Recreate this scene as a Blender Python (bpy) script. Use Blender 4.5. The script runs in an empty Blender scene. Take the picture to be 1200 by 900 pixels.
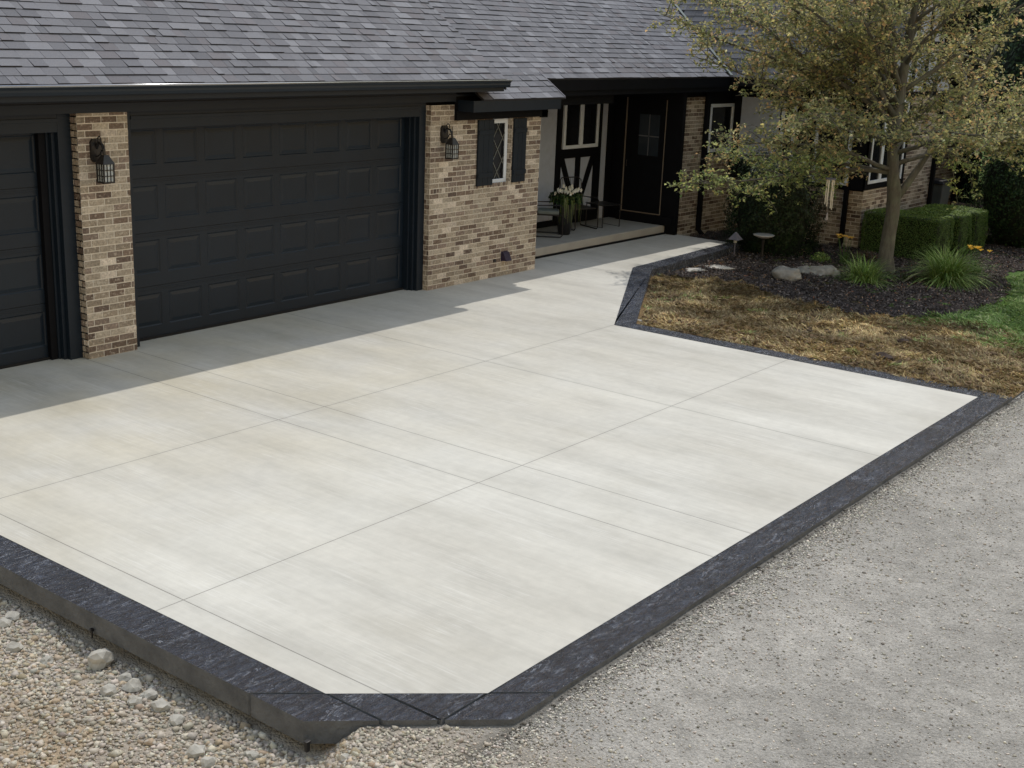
import bpy, math, random
import numpy as np
from mathutils import Vector, Matrix, noise

random.seed(7)
rng = np.random.default_rng(7)
scene = bpy.context.scene
COL = scene.collection

# ------------------------------------------------------------------ materials
def new_mat(name):
    m = bpy.data.materials.new(name)
    m.use_nodes = True
    nt = m.node_tree
    nt.nodes.clear()
    out = nt.nodes.new('ShaderNodeOutputMaterial')
    b = nt.nodes.new('ShaderNodeBsdfPrincipled')
    nt.links.new(b.outputs[0], out.inputs[0])
    return m, nt, b, out

class N:
    """small node helper"""
    def __init__(s, nt): s.nt = nt
    def n(s, t, **kw):
        x = s.nt.nodes.new(t)
        for k, v in kw.items(): setattr(x, k, v)
        return x
    def l(s, a, b): s.nt.links.new(a, b)
    def coord(s): return s.n('ShaderNodeTexCoord').outputs['Object']
    def mapping(s, vec, scale=(1, 1, 1), rot=(0, 0, 0)):
        m = s.n('ShaderNodeMapping'); m.inputs['Scale'].default_value = scale; m.inputs['Rotation'].default_value = rot
        s.l(vec, m.inputs['Vector']); return m.outputs[0]
    def noise(s, vec, scale, detail=4, rough=.55, dist=0):
        x = s.n('ShaderNodeTexNoise'); x.inputs['Scale'].default_value = scale
        x.inputs['Detail'].default_value = detail; x.inputs['Roughness'].default_value = rough
        x.inputs['Distortion'].default_value = dist
        s.l(vec, x.inputs['Vector']); return x.outputs['Fac']
    def ramp(s, fac, stops):
        r = s.n('ShaderNodeValToRGB'); e = r.color_ramp.elements
        while len(e) < len(stops): e.new(.5)
        for i, (p, c) in enumerate(stops):
            e[i].position = p
            e[i].color = (c, c, c, 1) if isinstance(c, (int, float)) else (*c, 1)
        s.l(fac, r.inputs[0]); return r.outputs[0]
    def mix(s, fac, a, b, mode='MIX'):
        m = s.n('ShaderNodeMix', data_type='RGBA', blend_type=mode)
        for sock, v in ((m.inputs[0], fac), (m.inputs[6], a), (m.inputs[7], b)):
            if hasattr(v, 'is_output'): s.l(v, sock)
            elif isinstance(v, (int, float)) : sock.default_value = v if sock.type == 'VALUE' else (v, v, v, 1)
            else: sock.default_value = (*v, 1)
        return m.outputs[2]
    def math(s, op, a, b=None, c=None, clamp=False):
        m = s.n('ShaderNodeMath', operation=op, use_clamp=clamp)
        for i, v in enumerate((a, b, c)):
            if v is None: continue
            if hasattr(v, 'is_output'): s.l(v, m.inputs[i])
            else: m.inputs[i].default_value = v
        return m.outputs[0]
    def bump(s, h, strength=.3, dist=.01, normal=None):
        b = s.n('ShaderNodeBump'); b.inputs['Strength'].default_value = strength; b.inputs['Distance'].default_value = dist
        s.l(h, b.inputs['Height'])
        if normal is not None: s.l(normal, b.inputs['Normal'])
        return b.outputs[0]
    def attr(s, name='tint'):
        return s.n('ShaderNodeAttribute', attribute_name=name).outputs['Color']

def simple(name, col, rough=.6, metal=0, var=.12, scale=6, bump=.0, bscale=60, spec=.5):
    m, nt, b, o = new_mat(name); g = N(nt); c = g.coord()
    f = g.noise(c, scale, 5)
    col2 = tuple(max(0, x * (1 - var)) for x in col); col1 = tuple(min(1, x * (1 + var)) for x in col)
    g.l(g.ramp(f, [(.3, col2), (.7, col1)]), b.inputs['Base Color'])
    b.inputs['Roughness'].default_value = rough; b.inputs['Metallic'].default_value = metal
    b.inputs['Specular IOR Level'].default_value = spec
    if bump: g.l(g.bump(g.noise(c, bscale, 4), bump, .01), b.inputs['Normal'])
    return m

def tinted(name, rough=.8, bump=0, bscale=40, trans=0, mott=.15, mscale=30, spec=.3):
    """base colour = the face colour stored on the mesh, with slight mottling"""
    m, nt, b, o = new_mat(name); g = N(nt); c = g.coord()
    a = g.attr()
    f = g.ramp(g.noise(c, mscale, 4), [(.25, 1 - mott), (.75, 1 + mott)])
    cc = g.mix(1.0, a, f, 'MULTIPLY')
    g.l(cc, b.inputs['Base Color']); b.inputs['Roughness'].default_value = rough
    b.inputs['Specular IOR Level'].default_value = spec
    if bump: g.l(g.bump(g.noise(c, bscale, 4), bump, .006), b.inputs['Normal'])
    if trans:
        t = g.n('ShaderNodeBsdfTranslucent'); g.l(cc, t.inputs[0])
        mx = g.n('ShaderNodeMixShader'); mx.inputs[0].default_value = trans
        g.l(b.outputs[0], mx.inputs[1]); g.l(t.outputs[0], mx.inputs[2]); g.l(mx.outputs[0], o.inputs[0])
    return m

def concrete_mat():
    m, nt, b, o = new_mat('broom_concrete'); g = N(nt); c = g.coord()
    big = g.noise(c, .45, 3, .5)
    mid = g.noise(g.mapping(c, (2.2, .45, 1)), 1.0, 5, .6)
    streak = g.noise(g.mapping(c, (26, .8, 1)), 1.0, 6, .65)
    fine = g.noise(g.mapping(c, (110, 6, 1)), 1.0, 3, .6)
    sp = g.noise(c, 9, 5, .6)
    col = g.mix(g.ramp(big, [(.35, 0), (.65, 1)]), (.475, .460, .418), (.535, .526, .488))
    # warmer, damper curing patches towards the house
    sep = g.n('ShaderNodeSeparateXYZ'); g.l(c, sep.inputs[0])
    gx = g.math('MULTIPLY_ADD', sep.outputs[1], .16, 1.02, clamp=True)
    gx2 = g.math('MULTIPLY_ADD', sep.outputs[0], -.13, .32, clamp=True)
    wp = g.math('MULTIPLY', gx, g.math('MULTIPLY', gx2, g.ramp(g.noise(c, .8, 4), [(.32, 0), (.62, 1)])))
    col = g.mix(wp, col, (.485, .448, .355))
    col = g.mix(1, col, g.ramp(mid, [(.28, .86), (.5, 1.0), (.72, 1.09)]), 'MULTIPLY')
    col = g.mix(1, col, g.ramp(streak, [(.28, .95), (.72, 1.04)]), 'MULTIPLY')
    col = g.mix(1, col, g.ramp(sp, [(.3, .95), (.7, 1.04)]), 'MULTIPLY')
    blot = g.noise(g.mapping(c, (1.1, .5, 1)), 1.0, 6, .62, .8)
    col = g.mix(1, col, g.ramp(blot, [(.34, (.92, .915, .90)), (.47, (.98, .98, .975)), (.66, (1.03, 1.03, 1.025))]), 'MULTIPLY')
    grit = g.noise(c, 240, 2, .6)
    col = g.mix(1, col, g.ramp(grit, [(.3, .93), (.7, 1.06)]), 'MULTIPLY')
    thin = g.noise(g.mapping(c, (70, 1.6, 1)), 1.0, 5, .7)
    tg = g.ramp(g.noise(g.mapping(c, (1.6, .9, 1)), 1.0, 4), [(.46, 0), (.6, 1)])
    col = g.mix(g.math('MULTIPLY', g.ramp(thin, [(.52, 0), (.62, 1)]), g.math('MULTIPLY', tg, .42)), col, (.64, .635, .61))
    spk = g.ramp(g.noise(c, 34, 3, .5), [(.24, 1), (.28, 0)])
    col = g.mix(g.math('MULTIPLY', spk, .35), col, (.28, .25, .2))
    # saw-cut control joints
    jx = [-9.317, -6.04, -5.39, -2.66, 3.6]; jy = [-3.32, -5.985]
    dmin = None
    for v, ax in [(v, 0) for v in jx] + [(v, 1) for v in jy]:
        d = g.math('ABSOLUTE', g.math('SUBTRACT', sep.outputs[ax], v))
        dmin = d if dmin is None else g.math('MINIMUM', dmin, d)
    j = g.math('LESS_THAN', dmin, .0048)
    halo = g.math('SUBTRACT', 1.0, g.math('MULTIPLY', dmin, 14.0), clamp=True)
    col = g.mix(g.math('MULTIPLY', halo, .10), col, (.3, .29, .27))
    col = g.mix(g.math('MULTIPLY', j, .62), col, (.10, .095, .085))
    g.l(col, b.inputs['Base Color']); b.inputs['Roughness'].default_value = .85
    b.inputs['Specular IOR Level'].default_value = .25
    h = g.math('ADD', g.math('MULTIPLY', fine, .5), g.math('MULTIPLY', streak, .5))
    h = g.math('SUBTRACT', h, g.math('MULTIPLY', j, 1.5))
    g.l(g.bump(h, .25, .006), b.inputs['Normal'])
    return m

def border_mat():
    m, nt, b, o = new_mat('slate_stamped_concrete'); g = N(nt); c = g.coord()
    sep = g.n('ShaderNodeSeparateXYZ'); g.l(c, sep.inputs[0])
    w = g.noise(c, 2.0, 5, .6, 1.2)
    n1 = g.noise(g.mapping(c, (9, 19, 9), (0, 0, .5)), 1.0, 8, .66, 1.1)
    n2 = g.noise(g.mapping(c, (28, 60, 28), (0, 0, .5)), 1.0, 6, .65, .8)
    col = g.ramp(n1, [(.3, (.022, .028, .042)), (.5, (.040, .049, .072)), (.74, (.085, .102, .145))])
    col = g.mix(1, col, g.ramp(w, [(.25, .75), (.75, 1.4)]), 'MULTIPLY')
    # sun glints painted as pale streaks along the ridges of the texture
    n3 = g.noise(g.mapping(c, (2.2, 7.5, 2.2), (0, 0, .5)), 1.0, 5, .6, 1.0)
    v = g.math('ABSOLUTE', g.math('SUBTRACT', n3, .52))
    glint = g.ramp(v, [(0.0, 1), (.011, 0)])
    gate = g.ramp(g.noise(g.mapping(c, (3, 3, 3)), 1.6, 4), [(.42, 0), (.56, 1)])
    col = g.mix(g.math('MULTIPLY', g.math('MULTIPLY', glint, gate), .8), col, (.44, .48, .57))
    g.l(col, b.inputs['Base Color'])
    g.l(g.ramp(n2, [(.3, .16), (.7, .36)]), b.inputs['Roughness'])
    b.inputs['Specular IOR Level'].default_value = .7
    h = g.math('ADD', g.math('MULTIPLY', n1, 1.0), g.math('ADD', g.math('MULTIPLY', n2, .3), g.math('MULTIPLY', n3, 1.2)))
    g.l(g.bump(h, 1.0, .07), b.inputs['Normal'])
    return m

def gravel_mat():
    m, nt, b, o = new_mat('packed_gravel'); g = N(nt); c = g.coord()
    vo = g.n('ShaderNodeTexVoronoi'); vo.inputs['Scale'].default_value = 75; g.l(c, vo.inputs['Vector'])
    vo2 = g.n('ShaderNodeTexVoronoi'); vo2.inputs['Scale'].default_value = 30; g.l(c, vo2.inputs['Vector'])
    cell = g.ramp(g.math('FRACT', g.math('MULTIPLY', vo.outputs['Color'], 3.7)), [(0, (.22, .21, .195)), (.5, (.32, .305, .28)), (1, (.46, .445, .42))])
    big = g.noise(c, .7, 5, .6)
    mid = g.noise(c, 5, 6, .7)
    fine = g.noise(c, 160, 4, .7)
    col = g.mix(.55, cell, g.ramp(fine, [(.3, (.20, .19, .175)), (.7, (.44, .425, .39))]))
    col = g.mix(1, col, g.ramp(big, [(.3, .84), (.7, 1.12)]), 'MULTIPLY')
    col = g.mix(1, col, g.ramp(mid, [(.25, .70), (.75, 1.18)]), 'MULTIPLY')
    # bare tan earth showing at the lower left
    sep = g.n('ShaderNodeSeparateXYZ'); g.l(c, sep.inputs[0])
    dx = g.math('ADD', sep.outputs[0], 10.95); dy = g.math('ADD', sep.outputs[1], 6.6)
    d = g.math('SQRT', g.math('ADD', g.math('MULTIPLY', dx, dx), g.math('MULTIPLY', g.math('MULTIPLY', dy, dy), .6)))
    d = g.math('ADD', d, g.math('MULTIPLY', g.noise(c, 2.2, 4), 1.1))
    tan = g.ramp(d, [(.75, 1), (1.45, 0)])
    col = g.mix(g.math('MULTIPLY', tan, .85), col, (.38, .28, .175))
    warm = g.math('MULTIPLY_ADD', sep.outputs[0], -1.2, -10.6, clamp=True)
    col = g.mix(g.math('MULTIPLY', warm, .5), col, (.33, .26, .18))
    # spilled earth lying along the outside of the border
    ed = g.math('ABSOLUTE', g.math('ADD', sep.outputs[1], 8.74))
    ed = g.math('ADD', ed, g.math('MULTIPLY', g.noise(c, 6, 5, .7), .28))
    ex_ = g.math('MULTIPLY_ADD', sep.outputs[0], -3.0, 2.5, clamp=True)
    col = g.mix(g.math('MULTIPLY', g.math('MULTIPLY', g.ramp(ed, [(.12, 1), (.30, 0)]), ex_), .75), col, (.085, .08, .07))
    g.l(col, b.inputs['Base Color']); b.inputs['Roughness'].default_value = .95
    b.inputs['Specular IOR Level'].default_value = .15
    col = g.mix(1, col, (.94, .89, .81), 'MULTIPLY')
    h = g.math('ADD', g.math('MULTIPLY', vo.outputs['Distance'], -.5), g.math('ADD', g.math('MULTIPLY', vo2.outputs['Distance'], -.6), g.math('MULTIPLY', mid, 1.2)))
    g.l(g.bump(h, .8, .02), b.inputs['Normal'])
    return m

def soil_mat(name, c1, c2, scale=8):
    m, nt, b, o = new_mat(name); g = N(nt); c = g.coord()
    f = g.noise(c, scale, 7, .7)
    g.l(g.ramp(f, [(.3, c1), (.7, c2)]), b.inputs['Base Color']); b.inputs['Roughness'].default_value = .95
    b.inputs['Specular IOR Level'].default_value = .15
    g.l(g.bump(g.noise(c, 30, 6, .7), .8, .03), b.inputs['Normal'])
    return m

def yard_mat():
    """turf base: dead straw near the new slab, living grass further right"""
    m, nt, b, o = new_mat('turf'); g = N(nt); c = g.coord()
    a = g.attr()
    f = g.noise(c, 25, 6, .7)
    straw = g.ramp(f, [(.3, (.09, .055, .028)), (.55, (.19, .13, .065)), (.75, (.30, .22, .11))])
    green = g.ramp(f, [(.3, (.04, .08, .02)), (.7, (.12, .20, .06))])
    g.l(g.mix(a, straw, green), b.inputs['Base Color']); b.inputs['Roughness'].default_value = .95
    b.inputs['Specular IOR Level'].default_value = .1
    g.l(g.bump(g.noise(c, 40, 6, .7), .7, .03), b.inputs['Normal'])
    return m

def brick_mat():
    m, nt, b, o = new_mat('tumbled_brick'); g = N(nt); c = g.coord()
    a = g.attr()
    f = g.noise(c, 34, 6, .75); f2 = g.noise(c, 9, 4, .6)
    cc = g.mix(1.0, a, g.ramp(f, [(.30, .50), (.5, 1.0), (.70, 1.42)]), 'MULTIPLY')
    wash = g.ramp(g.noise(c, 17, 5, .65), [(.56, 0), (.68, 1)])
    cc = g.mix(g.math('MULTIPLY', wash, .45), cc, (.66, .61, .52))
    g.l(cc, b.inputs['Base Color']); b.inputs['Roughness'].default_value = .9
    b.inputs['Specular IOR Level'].default_value = .2
    g.l(g.bump(f, .6, .008), b.inputs['Normal'])
    return m

def bark_mat():
    m, nt, b, o = new_mat('bark'); g = N(nt); c = g.coord()
    f = g.noise(g.mapping(c, (14, 14, 3)), 1.0, 6, .7, .4)
    l = g.noise(c, 3.5, 4)
    col = g.ramp(f, [(.25, (.05, .047, .038)), (.6, (.125, .12, .10)), (.8, (.20, .195, .165))])
    col = g.mix(g.ramp(l, [(.5, 0), (.7, .5)]), col, (.15, .18, .12))
    g.l(col, b.inputs['Base Color']); b.inputs['Roughness'].default_value = .9
    g.l(g.bump(f, .8, .02), b.inputs['Normal'])
    return m

def glass_mat(name, col=(.012, .014, .018), rough=.08):
    m, nt, b, o = new_mat(name); g = N(nt); c = g.coord()
    g.l(g.ramp(g.noise(c, .8, 2), [(.3, tuple(x * .6 for x in col)), (.7, col)]), b.inputs['Base Color'])
    b.inputs['Roughness'].default_value = rough; b.inputs['Specular IOR Level'].default_value = .25
    return m

M = dict(
    concrete=concrete_mat(), border=border_mat(), gravel=gravel_mat(), turf=yard_mat(), brick=brick_mat(), bark=bark_mat(),
    mulch=soil_mat('mulch_soil', (.03, .025, .024), (.08, .065, .06), 14),
    slabside=soil_mat('slab_side_concrete', (.09, .097, .105), (.17, .18, .19), 5),
    mortar=simple('mortar', (.63, .59, .52), .95, var=.15, scale=14, bump=.4, bscale=90),
    paint=simple('charcoal_paint', (.0060, .0130, .0235), .5, var=.10, scale=3, spec=.35),
    doorpaint=simple('garage_door_paint', (.0060, .0135, .0245), .45, var=.12, scale=2, bump=.08, bscale=120, spec=.35),
    blackpaint=simple('black_timber_paint', (.0035, .0042, .0065), .65, var=.2, scale=5, spec=.15),
    stucco=simple('lavender_grey_stucco', (.43, .48, .58), .95, var=.06, scale=8, bump=.5, bscale=120),
    white=simple('white_window_vinyl', (.72, .79, .88), .4, var=.04, scale=4),
    lipglint=simple('pale_lip_glint', (.80, .81, .82), .35, var=.05, scale=5),
    glass=glass_mat('dark_window_glass'),
    lead=simple('lead_came', (.16, .17, .16), .5, var=.1),
    iron=simple('black_iron', (.008, .008, .010), .42, var=.2, scale=9, spec=.5),
    lampglass=simple('seeded_lantern_glass', (.42, .46, .47), .25, var=.25, scale=30),
    shingle=tinted('asphalt_shingle', .9, .5, 220, mott=.18, mscale=90, spec=.2),
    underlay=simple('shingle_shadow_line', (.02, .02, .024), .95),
    leaf=tinted('crown_leaf', .5, 0, 40, .5, .2, 8), darkleaf=tinted('evergreen_leaf', .5, 0, 40, .15, .2, 5),
    blade=tinted('grass_blade', .7, 0, 40, .25, .15, 6), chip=tinted('bark_chip', .9, 0, 40, 0, .2, 40),
    pebble=tinted('pebble_stone', .9, .4, 60, 0, .18, 35),
    rock=simple('field_boulder', (.25, .245, .225), .9, var=.3, scale=9, bump=.5, bscale=25),
    flat=simple('pale_flagstone', (.50, .48, .44), .85, var=.15, scale=7, bump=.3),
    porch=simple('porch_concrete', (.34, .335, .315), .85, var=.1, scale=3, bump=.1),
    petal=tinted('petal', .6, 0, 40, .3, .05, 20),
    bowl=simple('weathered_zinc', (.42, .43, .45), .45, var=.12, scale=12),
    chime=simple('pale_metal_tube', (.62, .60, .52), .35, .4),
    wood=simple('grey_wood', (.30, .28, .28), .8),
    copper=simple('dull_plum_plastic', (.025, .018, .045), .4),
    purple=simple('lantern_grey_metal', (.12, .12, .16), .5),
    plastic=simple('grey_green_plastic', (.10, .115, .12), .5), fabric=simple('grey_mesh_fabric', (.16, .19, .19), .8),
    stalk=simple('stalk_green', (.06, .12, .03), .7),
    rubber=simple('black_rubber_mat', (.004, .004, .005), .9),
)

# ------------------------------------------------------------------ mesh builder
class MB:
    def __init__(s): s.v = []; s.f = []; s.m = []; s.c = []
    def face(s, pts, mi=0, col=None):
        i = len(s.v); s.v.extend(tuple(p) for p in pts); s.f.append(tuple(range(i, i + len(pts)))); s.m.append(mi); s.c.append(col)
    def quadbox(s, P, mi=0, col=None, skip=()):
        """P = 8 points, first 4 bottom ring (ccw), last 4 top ring"""
        i = len(s.v); s.v.extend(tuple(p) for p in P)
        fs = [(3, 2, 1, 0), (4, 5, 6, 7), (0, 1, 5, 4), (1, 2, 6, 5), (2, 3, 7, 6), (3, 0, 4, 7)]
        for k, f in enumerate(fs):
            if k in skip: continue
            s.f.append(tuple(i + q for q in f)); s.m.append(mi); s.c.append(col)
    def box(s, x0, x1, y0, y1, z0, z1, mi=0, col=None):
        s.quadbox([(x0, y0, z0), (x1, y0, z0), (x1, y1, z0), (x0, y1, z0), (x0, y0, z1), (x1, y0, z1), (x1, y1, z1), (x0, y1, z1)], mi, col)
    def bar(s, a, b, w, d, up=(0, 0, 1), mi=0):
        a = Vector(a); b = Vector(b); t = (b - a).normalized(); u = Vector(up)
        n = t.cross(u)
        if n.length < 1e-4: n = t.cross(Vector((1, 0, 0)))
        n.normalize(); k = n.cross(t).normalized()
        n *= w / 2; k *= d / 2
        s.quadbox([a - n - k, a + n - k, a + n + k, a - n + k, b - n - k, b + n - k, b + n + k, b - n + k], mi)
    def tube(s, pts, rad, n=8, mi=0, cap=True):
        pts = [Vector(p) for p in pts]
        if isinstance(rad, (int, float)): rad = [rad] * len(pts)
        base = len(s.v); ref = None
        for i, p in enumerate(pts):
            t = (pts[min(i + 1, len(pts) - 1)] - pts[max(i - 1, 0)])
            if t.length < 1e-6: t = Vector((0, 0, 1))
            t.normalize()
            if ref is None: ref = t.orthogonal().normalized()
            ref = (ref - t * ref.dot(t)).normalized(); bn = t.cross(ref)
            for k in range(n):
                a = 2 * math.pi * k / n
                s.v.append(tuple(p + (ref * math.cos(a) + bn * math.sin(a)) * rad[i]))
        for i in range(len(pts) - 1):
            for k in range(n):
                k2 = (k + 1) % n
                s.f.append((base + i * n + k, base + i * n + k2, base + (i + 1) * n + k2, base + (i + 1) * n + k)); s.m.append(mi); s.c.append(None)
        if cap:
            s.f.append(tuple(base + k for k in reversed(range(n)))); s.m.append(mi); s.c.append(None)
            e = base + (len(pts) - 1) * n
            s.f.append(tuple(e + k for k in range(n))); s.m.append(mi); s.c.append(None)
    def prism(s, poly, z0, z1, mi=0, mis=None):
        n = len(poly); i = len(s.v)
        s.v.extend((x, y, z0) for x, y in poly); s.v.extend((x, y, z1) for x, y in poly)
        s.f.append(tuple(i + n + k for k in range(n))); s.m.append(mi); s.c.append(None)
        s.f.append(tuple(i + k for k in reversed(range(n)))); s.m.append(mi); s.c.append(None)
        for k in range(n):
            k2 = (k + 1) % n
            s.f.append((i + k, i + k2, i + n + k2, i + n + k)); s.m.append(mi if mis is None else mis); s.c.append(None)
    def lathe(s, prof, n=16, mi=0, cx=0, cy=0):
        base = len(s.v)
        for r, z in prof:
            for k in range(n):
                a = 2 * math.pi * k / n; s.v.append((cx + r * math.cos(a), cy + r * math.sin(a), z))
        for i in range(len(prof) - 1):
            for k in range(n):
                k2 = (k + 1) % n
                s.f.append((base + i * n + k, base + i * n + k2, base + (i + 1) * n + k2, base + (i + 1) * n + k)); s.m.append(mi); s.c.append(None)
    def build(s, name, mats, parent=None, loc=(0, 0, 0), smooth=False, bevel=0):
        me = bpy.data.meshes.new(name); me.from_pydata(s.v, [], s.f)
        if not isinstance(mats, (list, tuple)): mats = [mats]
        for m in mats: me.materials.append(m)
        if len(mats) > 1: me.polygons.foreach_set('material_index', s.m)
        if any(c is not None for c in s.c):
            at = me.color_attributes.new('tint', 'FLOAT_COLOR', 'CORNER'); arr = []
            for f, c in zip(s.f, s.c):
                c = c or (.3, .3, .3); arr.extend((*c, 1) * len(f))
            at.data.foreach_set('color', arr)
        if smooth: me.polygons.foreach_set('use_smooth', [True] * len(s.f))
        me.update()
        o = bpy.data.objects.new(name, me); COL.objects.link(o); o.location = loc
        if parent: o.parent = parent
        if bevel:
            b = o.modifiers.new('edge', 'BEVEL'); b.width = bevel; b.segments = 2; b.limit_method = 'ANGLE'
        return o

def np_mesh(name, V, F, mat, colors=None, parent=None, loc=(0, 0, 0), smooth=False):
    """V (n,3), F (m,k) arrays, colors (m,3) per face"""
    me = bpy.data.meshes.new(name); m, k = F.shape
    me.vertices.add(len(V)); me.vertices.foreach_set('co', V.astype(np.float32).ravel())
    me.loops.add(m * k); me.loops.foreach_set('vertex_index', F.astype(np.int32).ravel())
    me.polygons.add(m); me.polygons.foreach_set('loop_start', np.arange(0, m * k, k, dtype=np.int32))
    if smooth: me.polygons.foreach_set('use_smooth', np.ones(m, dtype=bool))
    me.materials.append(mat)
    if colors is not None:
        at = me.color_attributes.new('tint', 'FLOAT_COLOR', 'CORNER')
        c = np.ones((m, k, 4), dtype=np.float32); c[:, :, :3] = colors[:, None, :]
        at.data.foreach_set('color', c.ravel())
    me.update(calc_edges=True); me.validate()
    o = bpy.data.objects.new(name, me); COL.objects.link(o); o.location = loc
    if parent: o.parent = parent
    return o

def tag(o, label=None, cat=None, group=None, kind=None):
    if label: o['label'] = label
    if cat: o['category'] = cat
    if group: o['group'] = group
    if kind: o['kind'] = kind
    return o
def thing(name, label, cat, loc=(0, 0, 0), rz=0, group=None):
    o = bpy.data.objects.new(name, None); COL.objects.link(o); o.location = loc; o.rotation_euler = (0, 0, rz)
    o.empty_display_size = .2
    return tag(o, label, cat, group)
def copy_tree(o, parent=None):
    c = o.copy(); COL.objects.link(c); c.parent = parent
    for ch in list(o.children): copy_tree(ch, c)
    return c

def sstep(a, b, x):
    t = np.clip((np.asarray(x, dtype=float) - a) / (b - a), 0, 1); return t * t * (3 - 2 * t)

def in_poly(x, y, poly):
    x = np.asarray(x); y = np.asarray(y); r = np.zeros(x.shape, bool); n = len(poly)
    for i in range(n):
        x1, y1 = poly[i]; x2, y2 = poly[(i + 1) % n]
        c = ((y1 > y) != (y2 > y)) & (x < (x2 - x1) * (y - y1) / ((y2 - y1) + 1e-12) + x1)
        r ^= c
    return r

_ng = rng.normal(size=(64, 64))
def vnoise(x, y, s):
    """smooth value noise for arrays"""
    x = np.asarray(x) * s; y = np.asarray(y) * s
    xi = np.floor(x).astype(int); yi = np.floor(y).astype(int); fx = x - xi; fy = y - yi
    fx = fx * fx * (3 - 2 * fx); fy = fy * fy * (3 - 2 * fy)
    g = lambda a, b: _ng[a % 64, b % 64]
    return (g(xi, yi) * (1 - fx) + g(xi + 1, yi) * fx) * (1 - fy) + (g(xi, yi + 1) * (1 - fx) + g(xi + 1, yi + 1) * fx) * fy

# ------------------------------------------------------------------ ground heights
def gravel_z(x, y):
    x = np.asarray(x, float); y = np.asarray(y, float)
    s_ = x + 1.5 * np.maximum(0, -y - 7.86)
    left = 1 - sstep(-9.82, -9.3, s_)
    z = -.036 - .205 * left - .09 * sstep(1.0, 5.2, x)
    # small berm of loose stone a little way out from the left edge
    z = z + .05 * left * np.exp(-((x + 10.55) / .35) ** 2)
    # undercut trench right beside the slab on the left
    z = z + .006 * vnoise(x, y, 1.1) + .005 * vnoise(x, y, 3.3) * (1 + left) - .03 * sstep(0, 1, (-8.9 - y) / .8)
    return z
def yard_z(x, y):
    x = np.asarray(x, float); y = np.asarray(y, float)
    return -.012 - .14 * sstep(.8, 5.2, x) + .012 * vnoise(x, y, 1.3) + .012 * vnoise(x, y, 5.2) * sstep(.5, .9, x)

# ------------------------------------------------------------------ setting: ground
def grid_sheet(name, x0, x1, y0, y1, nx, ny, zf, mat, keep=None, colf=None):
    X, Y = np.meshgrid(np.linspace(x0, x1, nx), np.linspace(y0, y1, ny)); Z = zf(X, Y)
    V = np.stack([X, Y, Z], -1).reshape(-1, 3)
    i = np.arange((nx - 1) * (ny - 1)); a = (i // (nx - 1)) * nx + i % (nx - 1)
    F = np.stack([a, a + 1, a + nx + 1, a + nx], 1)
    cx = V[F].mean(1)
    if keep is not None:
        k = keep(cx[:, 0], cx[:, 1]); F = F[k]; cx = cx[k]
    col = colf(cx[:, 0], cx[:, 1]) if colf else None
    return np_mesh(name, V, F, mat, col, smooth=True)

# one sheet to the horizon: fine near the camera, with wide skirts
def ground_sheet():
    def axis(a, b, step, far):
        core = np.arange(a, b + 1e-6, step); l = a - np.geomspace(.5, far, 14)[::-1]; r = b + np.geomspace(.5, far, 14)
        return np.concatenate([l, core, r])
    xs = axis(-16, 10, .12, 500); ys = axis(-16, -2, .12, 500)
    X, Y = np.meshgrid(xs, ys)
    Z = gravel_z(X, Y)
    # sink below the slab, the yard and the house
    under = ((X > .95) & (Y > -8.45)) | (Y > .8) & (X > -9.5)
    Z = np.where(under, -.45, Z)
    V = np.stack([X, Y, Z], -1).reshape(-1, 3); nx = len(xs); ny = len(ys)
    i = np.arange((nx - 1) * (ny - 1)); a = (i // (nx - 1)) * nx + i % (nx - 1)
    F = np.stack([a, a + 1, a + nx + 1, a + nx], 1)
    o = np_mesh('gravel_ground', V, F, M['gravel'], smooth=True); tag(o, kind='structure')
ground_sheet()

B = dict(  # border corners: inner (slab side) and outer outline
    inner=[(-9.55, .10), (-9.55, -7.66), (-8.88, -8.40), (.30, -8.40), (.20, -3.33), (4.20, -1.07), (8.10, -.86)],
    outer=[(-9.87, .10), (-9.87, -7.80), (-9.02, -8.72), (.60, -8.72), (.50, -3.50), (4.30, -1.40), (8.10, -1.16)])
slab = MB()
poly = [(-9.55, .4), (-9.55, -7.66), (-8.88, -8.40), (.30, -8.40), (.20, -3.33), (4.20, -1.07), (8.10, -.86), (8.14, .6), (2.7, .6), (2.7, .4)]
slab.prism(poly, -.15, 0, 0, 1)
so = slab.build('driveway', [M['concrete'], M['slabside']]); tag(so, kind='structure')

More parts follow.
